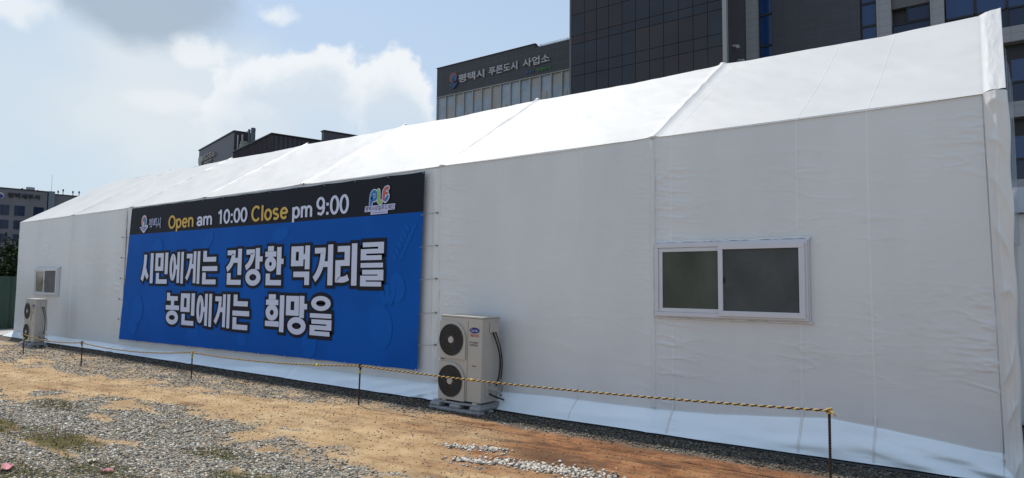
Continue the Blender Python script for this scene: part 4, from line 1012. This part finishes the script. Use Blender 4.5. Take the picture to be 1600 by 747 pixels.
disc(-37.55, 19.28, 0.42, 0.44, YF - 0.12, YF - 0.003, M_so); disc(-37.48, 19.22, 0.33, 0.36, YF - 0.14, YF - 0.121, M_sb); disc(-37.5, 19.0, 0.12, 0.2, YF - 0.16, YF - 0.141, M_dk)
for k in range(3): uo(MB().prism([(-38.0 + k * .15, 18.72 - k * .14), (-37.0 - k * .12, 18.82 - k * .13), (-37.1 - k * .12, 18.72 - k * .13), (-37.9 + k * .15, 18.62 - k * .14)], 'y', YF - 0.14, YF - 0.003).build("emblem", M_sb))
b4 = set(bpy.data.objects)
text("sign_letters", "평택시", -30.0, -29.2, 18.22, 18.42, YF - 0.05, M_sb, None, bold=0.03, thick=0.04)
text("sign_letters", "푸른도시", -28.9, -27.6, 18.22, 18.45, YF - 0.05, M_sg, None, bold=0.03, thick=0.04)
for o in set(bpy.data.objects) - b4: uo(o)

# dark glass tower
tw = empty("glass_tower", (-18, 43, 0), 'dark brown and blue glass office tower right of the sign building', 'building')
ut = lambda o: under(o, tw); YW = 37.8; X0, X1 = -23.2, -12.85
ut(MB().box(X0 + 0.02, X1 - 0.02, YW + 0.06, YW + 14, 0, 33).build("wall", M_mul))
tx = [X0, -22.2, -21.27, -20.37, -19.4, -18.45, -17.49, -16.55, -15.59, -14.66, -13.77, X1]
tz = [0.0, 3.0, 6.0, 9.0, 11.0, 12.3, 13.9, 15.68, 16.42, 17.88, 18.45, 19.92, 21.4, 22.1, 23.6, 24.2, 25.7, 27.2, 27.9, 29.4, 30, 31.5, 33]
for i in range(len(tx) - 1):
    for j in range(len(tz) - 1):
        if not 12.2 < tz[j] < 23.5: continue
        m = M_twb if (((i >= 5 and tz[j] < 17) or (i < 4 and tz[j] > 17)) and random.random() < 0.85) else M_tw
        dd = random.uniform(-0.004, 0.004)
        ut(MB().box(tx[i] + 0.016, tx[i + 1] - 0.016, YW + dd, YW + 0.055, tz[j] + 0.016, tz[j + 1] - 0.016).build("glass_panel", m))
ut(MB().box(X0 + 0.02, X1 - 0.02, YW, YW + 0.055, 23.62, 33).build("upper_glazing", M_tw)); ut(MB().box(X0 + 0.02, X1 - 0.02, YW, YW + 0.055, 0, 12.28).build("lower_glazing", M_tw))
ut(MB().box(X1 - 0.018, X1 + 0.22, YW - 0.05, YW + 0.25, 0, 33).build("corner_trim", M_trim))
ut(MB().box(X0 - 0.14, X0 + 0.0, YW - 0.04, YW + 0.3, 0, 33).build("corner_trim", mat("dull_trim", (0.12, 0.115, 0.12), 0.5)))
ut(MB().box(X1 - 0.018, X1 + 0.02, YW + 0.26, YW + 0.85, 0, 33).build("side_window", M_glass))
ut(MB().box(X1 - 0.018, X1 + 0.04, YW + 0.86, YW + 4.19, 0, 33).build("side_wall", panel_mat("side_cladding", (0.075, 0.072, 0.08), 0.6, 0.3, 0.5, 0.7, 0.1)))
for (y_, z_) in ((YW + 1.6, 16.1), (YW + 2.6, 15.5)):
    ut(MB().cyl((X1 + 0.02, y_, z_), (X1 + 0.35, y_, z_ - 0.05), 0.07, n=10).box(X1 + 0.25, X1 + 0.42, y_ - 0.12, y_ + 0.12, z_ - 0.2, z_ - 0.02, 0.02).build("flood_light", M_letter))

# stone framed block on the right
st = empty("stone_building", (-1, 50, 0), 'grey stone framed office block with blue windows right of the glass tower', 'building')
us = lambda o: under(o, st)
us(MB().box(-12.78, 16, YF + 0.5, YF + 15, 0, 32).build("wall", M_mul))
for x0, x1 in ((-12.78, -12.05), (-5.46, -4.73), (-2.875, -2.24)):
    us(MB().box(x0, x1, YF - 0.12, YF + 0.49, 0, 32).build("pillar", M_stone))
us(MB().box(-11.2, -6.31, YF, YF + 0.49, 0, 32).build("wall", panel_mat("slate_cladding", (0.050, 0.054, 0.066), 0.9, 0.25, 0.6, 0.75, 0.12)))
def strip_win(x0, x1, zs, m=M_glass):
    for a_, b_ in zip(zs, zs[1:]):
        f_ = MB(); t_ = 0.06
        f_.box(x0, x1, YF + 0.16, YF + 0.30, b_ - t_, b_ - 0.002).box(x0, x1, YF + 0.16, YF + 0.30, a_ + 0.002, a_ + t_).box(x0, x0 + t_, YF + 0.16, YF + 0.30, a_ + t_, b_ - t_).box(x1 - t_, x1, YF + 0.16, YF + 0.30, a_ + t_, b_ - t_)
        f_ = us(f_.build("window", M_mul)); p_ = MB().box(x0 + t_, x1 - t_, YF + 0.22, YF + 0.26, a_ + t_, b_ - t_).build("pane", m); p_.parent = f_
zl = [0.2, 3.6, 7.0, 10.2, 13.4, 15.9, 16.7, 18.7, 20.2, 22.5, 24, 26.5, 29, 31]
strip_win(-12.04, -11.21, zl); strip_win(-6.30, -5.47, [0.2, 4, 8, 12, 15.2, 16.65, 18.0, 20.2, 22.5, 25, 28, 31])
# recess with balcony slab and small window
strip_win(-4.72, -2.885, [0.2, 4, 8, 12, 15.2, 16.4], M_glass2)
us(MB().box(-4.72, -2.885, YF + 0.1, YF + 0.49, 17.30, 18.9).build("balcony_front", mat("balcony_grey", (0.10, 0.10, 0.10), 0.6)))
strip_win(-4.0, -2.9, [16.42, 17.28], M_glass2)
# right part: bands of stone between rows of windows
for zb in (31.0, 26.2, 22.3, 18.35, 14.26, 10.34, 6.36, 2.4):
    us(MB().box(0.0 if zb < 16 else -2.22, 15.9, YF - 0.08, YF + 0.48, zb, zb + 0.80).build("stone_band", M_stone))
    za = zb + 0.80; ztop = zb + 4.0
    xs_l = np.arange(-2.2, 15.8, 1.35)
    for i in range(len(xs_l) - 1):
        x0, x1 = xs_l[i] + 0.03, xs_l[i + 1] - 0.03
        zmid = za + 1.05
        f_ = us(MB().box(x0, x1, YF + 0.15, YF + 0.30, zmid - 0.05, zmid + 0.06).box(x1 - 0.06, x1 + 0.05, YF + 0.15, YF + 0.30, za, zb + 3.05).build("window", M_mul))
        if za < 29:
            p_ = MB().box(x0, x1 - 0.06, YF + 0.22, YF + 0.26, za + 0.05, zmid - 0.05).build("pane", M_glass2); p_.parent = f_
            p_ = MB().box(x0, x1 - 0.06, YF + 0.22, YF + 0.26, zmid + 0.06, zb + 3.04).build("pane", M_glass); p_.parent = f_

# dark seamed-metal building in the middle distance (face runs along DL, its end along DR)
DL = Vector((-0.9698, 0.2441, 0)); DR_ = Vector((0.2441, 0.9698, 0)); B0 = Vector((-56.852, 37.358, 0))
def xfB(p): q = B0 + DL * p[0] + DR_ * p[1]; return (q.x, q.y, p[2])
def bmat():
    return Matrix(((DL.x, DR_.x, 0, B0.x), (DL.y, DR_.y, 0, B0.y), (0, 0, 1, 0), (0, 0, 0, 1)))
MBm = bmat()
def seam_metal(name, base, step=0.45):
    m = mat(name, base, 0.5, 0.0, 0.4); t_ = m.node_tree; b_ = t_.nodes['Principled BSDF']; tc_ = t_.nodes.new('ShaderNodeTexCoord')
    w_ = t_.nodes.new('ShaderNodeTexNoise'); w_.inputs['Scale'].default_value = 1.5; t_.links.new(tc_.outputs['Object'], w_.inputs['Vector'])
    c_ = t_.nodes.new('ShaderNodeValToRGB'); c_.color_ramp.elements[0].color = (*[q * 0.8 for q in base], 1); c_.color_ramp.elements[1].color = (*[q * 1.15 for q in base], 1)
    t_.links.new(w_.outputs['Fac'], c_.inputs[0]); t_.links.new(c_.outputs[0], b_.inputs['Base Color']); return m
M_sm = seam_metal("plum_metal", (0.072, 0.066, 0.082)); M_sm2 = seam_metal("dark_plum_metal", (0.035, 0.030, 0.036))
M_lt = mat("sign_beige", (0.34, 0.33, 0.29), 0.6, noise=0.3, nscale=2)
mh = empty("metal_clad_hall", tuple(B0 + DL * 6 + DR_ * 3), 'low dark metal clad hall with vertical ribs, nearer of the two behind the far roof', 'building')
def put(mb, name, m, root):
    o = mb.build(name, m); o.data.transform(MBm); under(o, root); return o
put(MB().box(0, 12.2, 0, 5.5, 0, 13.9), "wall", M_trim, mh)
put(MB().box(-0.05, 12.2, -0.05, 5.5, 13.9, 16.0), "wall", M_sm, mh)
rib = MB()
for k in range(34): rib.box(0.02 + k * 0.36, 0.08 + k * 0.36, -0.12, -0.051, 13.9, 15.98)
put(rib, "rib", M_sm2, mh)
rib = MB()
for k in range(12): rib.box(-0.12, -0.051, 0.1 + k * 0.46, 0.16 + k * 0.46, 13.9, 15.98)
put(rib, "rib", M_sm2, mh)
put(MB().box(-0.2, 12.2, -0.2, 5.6, 16.0, 16.12), "roof", M_mul, mh)
mh2 = empty("tall_clad_block", tuple(B0 + DL * 19.5 + DR_ * 3), 'tall dark metal clad block with beige sign letters on its left', 'building')
put(MB().box(12.25, 26.75, 0.0, 1.85, 0, 18.42), "wall", M_sm, mh2)
put(MB().box(12.15, 26.85, -0.1, 1.95, 18.42, 18.55), "roof", M_mul, mh2)
put(MB().box(12.13, 12.249, 0.03, 1.82, 0, 18.40), "side_wall", M_sm2, mh2)
# sign letters in two rows on the block, mirrored so that they read left to right
def xfS(p): return xfB((p[0] * -1, p[1], p[2]))
b4 = set(bpy.data.objects)
rgs = random.Random(4)
def block_sign(x0, x1, z0, z1, n_, top_z=0):
    """letters too far off to read: blocky strokes standing proud of the wall"""
    for k in range(n_):
        a_ = x0 + (x1 - x0) * k / n_; w_ = (x1 - x0) / n_ * 0.86; m_ = MB()
        for (u0, u1, v0, v1) in ((0, .85, .78, 1), (0, .22, .3, .77), (.3, .85, .42, .62), (.1, .9, 0, .2), (.72, .92, .21, .41)):
            if rgs.random() < 0.88: m_.box(a_ + w_ * u0, a_ + w_ * u1, -0.18, -0.003, z0 + (z1 - z0) * v0, z0 + (z1 - z0) * v1)
        o_ = m_.build("sign_letters", M_lt)
        for v_ in o_.data.vertices: v_.co = Vector(xfS(v_.co))
m_ = MB().box(-26.3, -24.2, -0.18, -0.003, 16.7, 17.45).box(-25.7, -24.8, -0.18, -0.003, 15.5, 16.69)
o_ = m_.build("emblem", M_lt)
for v_ in o_.data.vertices: v_.co = Vector(xfS(v_.co))
block_sign(-23.8, -19.0, 16.7, 17.40, 4); block_sign(-23.6, -20.2, 15.7, 16.5, 3)
for o in set(bpy.data.objects) - b4: under(o, mh2)
# stack of beige roof plant between the two
pls = empty("roof_plant", tuple(B0 + DL * 11 + DR_ * 3 + Vector((0, 0, 16.1))), 'beige ducts and dark pipes standing in the gap beside the tall clad block', 'duct')
put(MB().box(11.2, 12.05, 0.35, 1.5, 16.12, 16.55, 0.08).box(11.35, 12.0, 0.45, 1.4, 16.56, 17.0, 0.08).box(11.5, 12.0, 0.55, 1.3, 17.01, 17.35, 0.08), "duct", M_lt, pls)
put(MB().cyl((11.9, 0.3, 16.12), (11.9, 0.3, 18.0), 0.07).cyl((11.8, 0.75, 17.3), (11.8, 0.75, 18.1), 0.09), "pipe", M_letter, pls)
# telecom antennas on the hall roof
for (u_, v_, h_, r_, lb) in ((11.5, 1.38, 18.75, 0.12, 'thin grey telecom antenna on the metal clad roof'), (11.0, 1.66, 18.85, 0.24, 'thick grey telecom antenna right of the thin one on the metal clad roof')):
    a_ = empty("antenna", xfB((u_, v_, 16.12)), lb, 'antenna', 'telecom antennas on the dark roof')
    o = MB().cyl((0, 0, -0.1), (0, 0, 1.2), 0.05).build("mast", M_mul, a_)
    MB().cyl((0, 0, 0.8), (0, 0, h_ - 16.12), r_).build("antenna_body", mat("antenna_grey", (0.08, 0.10, 0.12), 0.5), a_)
    MB().box(-0.5, 0.5, -0.03, 0.03, 1.1, 1.16).box(-0.5, 0.5, -0.03, 0.03, 2.4, 2.46).build("bracket", M_mul, a_)
mh3 = empty("rear_clad_block", (-63.5, 58, 0), 'slate coloured block with sloping roof edge farther behind the metal clad hall', 'building')
o = MB().box(0, 14, 0, 0.7, 0, 20.0).build("wall", M_sm); o.data.transform(Matrix.Translation(Vector((-65.9, 50.3, 0))) @ Matrix.Rotation(math.atan2(0.9698, 0.2441), 4, 'Z')); under(o, mh3)
o = MB().box(-0.1, 14.1, -0.1, 0.8, 20.0, 20.15).build("roof", M_mul); o.data.transform(Matrix.Translation(Vector((-65.9, 50.3, 0))) @ Matrix.Rotation(math.atan2(0.9698, 0.2441), 4, 'Z')); under(o, mh3)

# far grey office block at the left edge
D0 = Vector((-125.9, 35.2, 0)); DD = Vector((0.1457, 0.9893, 0)); DN = Vector((-0.9893, 0.1457, 0))   # DN points away from us
Dm = Matrix(((DD.x, DN.x, 0, D0.x), (DD.y, DN.y, 0, D0.y), (0, 0, 1, 0), (0, 0, 0, 1)))
fo = empty("far_office", tuple(D0 + DD * 0 + DN * 6), 'distant grey concrete office block with square windows at the left edge', 'building')
M_fo = mat("far_concrete", (0.17, 0.165, 0.18), 0.8, noise=0.15, nscale=0.5)
def putD(mb, name, m, par=None):
    o = mb.build(name, m); o.data.transform(Dm)
    if par is None: under(o, fo)
    else: o.parent = par
    return o
putD(MB().box(-14, 6.2, 0, 12, 0, 16.0), "wall", M_fo); putD(MB().box(6.2, 16, 0.6, 12, 0, 15.75), "wall", M_fo)
putD(MB().box(-14.1, 6.3, -0.1, 12, 16.0, 16.15), "parapet", M_mul); putD(MB().box(6.3, 16, 0.5, 12, 15.75, 15.9), "parapet", M_mul)
putD(MB().box(6.35, 7.2, -0.1, 0.59, 0, 16.2), "stair_glazing", mat("pale_glazing", (0.14, 0.17, 0.21), 0.3))
for zt_, zb_ in ((13.45, 11.85), (11.1, 9.7), (8.9, 7.5), (6.6, 5.2), (4.3, 2.9)):
    for a_ in (-12.6, -10.6, -8.6, -6.6, -4.6, -2.4, -0.4, 1.95, 4.45, 7.7, 9.6, 11.5, 13.4):
        w_ = 1.7 if a_ < -0.3 else 1.35
        yo = 0 if a_ < 6.2 else 0.6
        f_ = putD(MB().box(a_, a_ + w_, yo - 0.05, yo + 0.05, zb_, zt_), "window", M_glass2)
        putD(MB().box(a_ + w_ / 2 - 0.04, a_ + w_ / 2 + 0.04, yo - 0.08, yo - 0.052, zb_, zt_), "mullion", M_mul, f_)
b4 = set(bpy.data.objects)
def xfD(p): q = D0 + DD * p[0] + DN * p[1]; return (q.x, q.y, p[2])
text("sign_letters", "평택세무서", 0.98, 5.15, 14.62, 15.42, -0.15, mat("far_letters", (0.02, 0.02, 0.025), 0.6), None, bold=0.03, thick=0.14, xf=xfD)
for o in set(bpy.data.objects) - b4: under(o, fo)
o = putD(MB().prism(ell(0.05, 14.85, 0.5, 0.5), 'y', -0.15, -0.003), "emblem", M_letter); o = putD(MB().prism(ell(0.05, 14.75, 0.38, 0.3), 'y', -0.18, -0.151), "emblem", M_navy)
putD(MB().cyl((4.2, 2, 16.1), (4.2, 2, 16.75), 0.6, n=20), "water_tank", M_trim)
putD(MB().cyl((3.1, 2, 16.1), (3.1, 2, 16.5), 0.15).cyl((3.4, 2, 16.1), (3.4, 2, 16.4), 0.1).cyl((5.2, 2, 16.1), (5.2, 2, 16.5), 0.06).cyl((6.8, 3, 15.8), (6.8, 3, 16.4), 0.2), "vent", M_mul)
for (a_, h_, lb) in ((7.05, 19.2, 'tall whip aerial on the distant grey office roof'), (8.7, 16.9, 'short mast on the distant grey office roof'), (8.0, 16.6, 'stubby vent mast on the distant grey office roof'), (10.1, 16.75, 'round topped mast on the distant grey office roof'), (11.0, 16.8, 'twin mast at the right end of the distant grey office roof')):
    p_ = xfD((a_, 2, 15.85)); m_ = empty("roof_mast", p_, lb, 'mast')
    MB().cyl((0, 0, 0), (0, 0, h_ - 15.85), 0.025 if h_ > 18 else 0.06, 0.015 if h_ > 18 else 0.05, 8).build("mast", M_mul, m_)
    if h_ < 18: MB().cyl((0, 0, h_ - 16.15), (0, 0, h_ - 15.8), 0.13, 0.10, 10).build("mast_head", M_mul, m_)

# ------------------------------------------------------------------ green fence and tree at the far end
fe = empty("fence", (-26.3, 10, 0), 'dark green ribbed metal site fence beyond the far end of the tent', 'fence')
M_fe = mat("fence_green", (0.010, 0.045, 0.032), 0.5, noise=0.2, nscale=3)
V, F = [], []
ys = np.arange(-6, 34, 0.09)
for i, y_ in enumerate(ys):
    xo = -26.3 + (0.03 if i % 4 in (0, 1) else 0.0)
    V += [(xo, y_, 0.0), (xo, y_, 1.74)]
    if i: F.append((2 * i - 2, 2 * i, 2 * i + 1, 2 * i - 1))
under(mk("sheet_panel", V, F, M_fe), fe)
for y_ in np.arange(-6, 34, 2.0): under(MB().cyl((-26.36, y_, -0.1), (-26.36, y_, 1.80), 0.03, n=8).build("fence_post", M_trim), fe)
for z_ in (0.3, 1.5): under(MB().box(-26.37, -26.33, -6, 33.9, z_, z_ + 0.04).build("fence_rail", M_trim), fe)

def tree(x_, y_, h_, rad, label):
    r_ = empty("tree", (x_, y_, 0), label, 'tree', 'trees behind the green fence'); rg = np.random.default_rng(int(abs(x_ * 31 + y_ * 7)))
    tr = MB(); tr.tube([(0, 0, -0.1), (0.05, 0.02, h_ * 0.3), (0.0, 0.05, h_ * 0.6), (0.05, 0, h_ * 0.9)], [0.14, 0.11, 0.08, 0.02], 8)
    cl = []
    for k in range(26):
        a_ = rg.random() * 6.283; rr = rad * (0.25 + 0.65 * rg.random()); z_ = h_ * (0.38 + 0.58 * rg.random())
        rr *= math.sqrt(max(0.1, 1 - ((z_ / h_ - 0.62) / 0.45) ** 2))
        c_ = (rr * math.cos(a_), rr * math.sin(a_), z_); cl.append(c_)
        tr.tube([(0, 0, h_ * 0.25 + 0.3 * (z_ - h_ * 0.25)), (c_[0] * 0.5, c_[1] * 0.5, z_ * 0.85), c_], [0.05, 0.03, 0.01], 5)
    tr.build("trunk", mat("bark", (0.08, 0.06, 0.045), 0.9, noise=0.3), r_)
    n_ = 9000; ci = rg.integers(0, len(cl), n_); C_ = np.array(cl)[ci]; P = C_ + rg.normal(0, 1, (n_, 3)) * np.array([0.30, 0.30, 0.22]) * rad / 1.6
    d1 = rg.normal(0, 1, (n_, 3)); d1 /= np.linalg.norm(d1, axis=1)[:, None]; d2 = np.cross(d1, rg.normal(0, 1, (n_, 3))); d2 /= np.linalg.norm(d2, axis=1)[:, None]
    s_ = 0.05 + 0.04 * rg.random((n_, 1)); Vt = np.stack([P - d1 * s_, P + d2 * s_ * 0.5, P + d1 * s_, P - d2 * s_ * 0.5], 1).reshape(-1, 3)
    mk("crown", Vt, [(4 * i, 4 * i + 1, 4 * i + 2, 4 * i + 3) for i in range(n_)], mat("leaf", (0.035, 0.055, 0.02), 0.85, spec=0.1, noise=0.5, nscale=1.2), r_)
tree(-29.2, 9.3, 3.0, 1.4, 'dark leafy tree behind the green fence close to the tent end')
tree(-30.0, 6.6, 3.6, 1.6, 'dark leafy tree behind the green fence at the left picture edge')

bpy.context.view_layer.update()
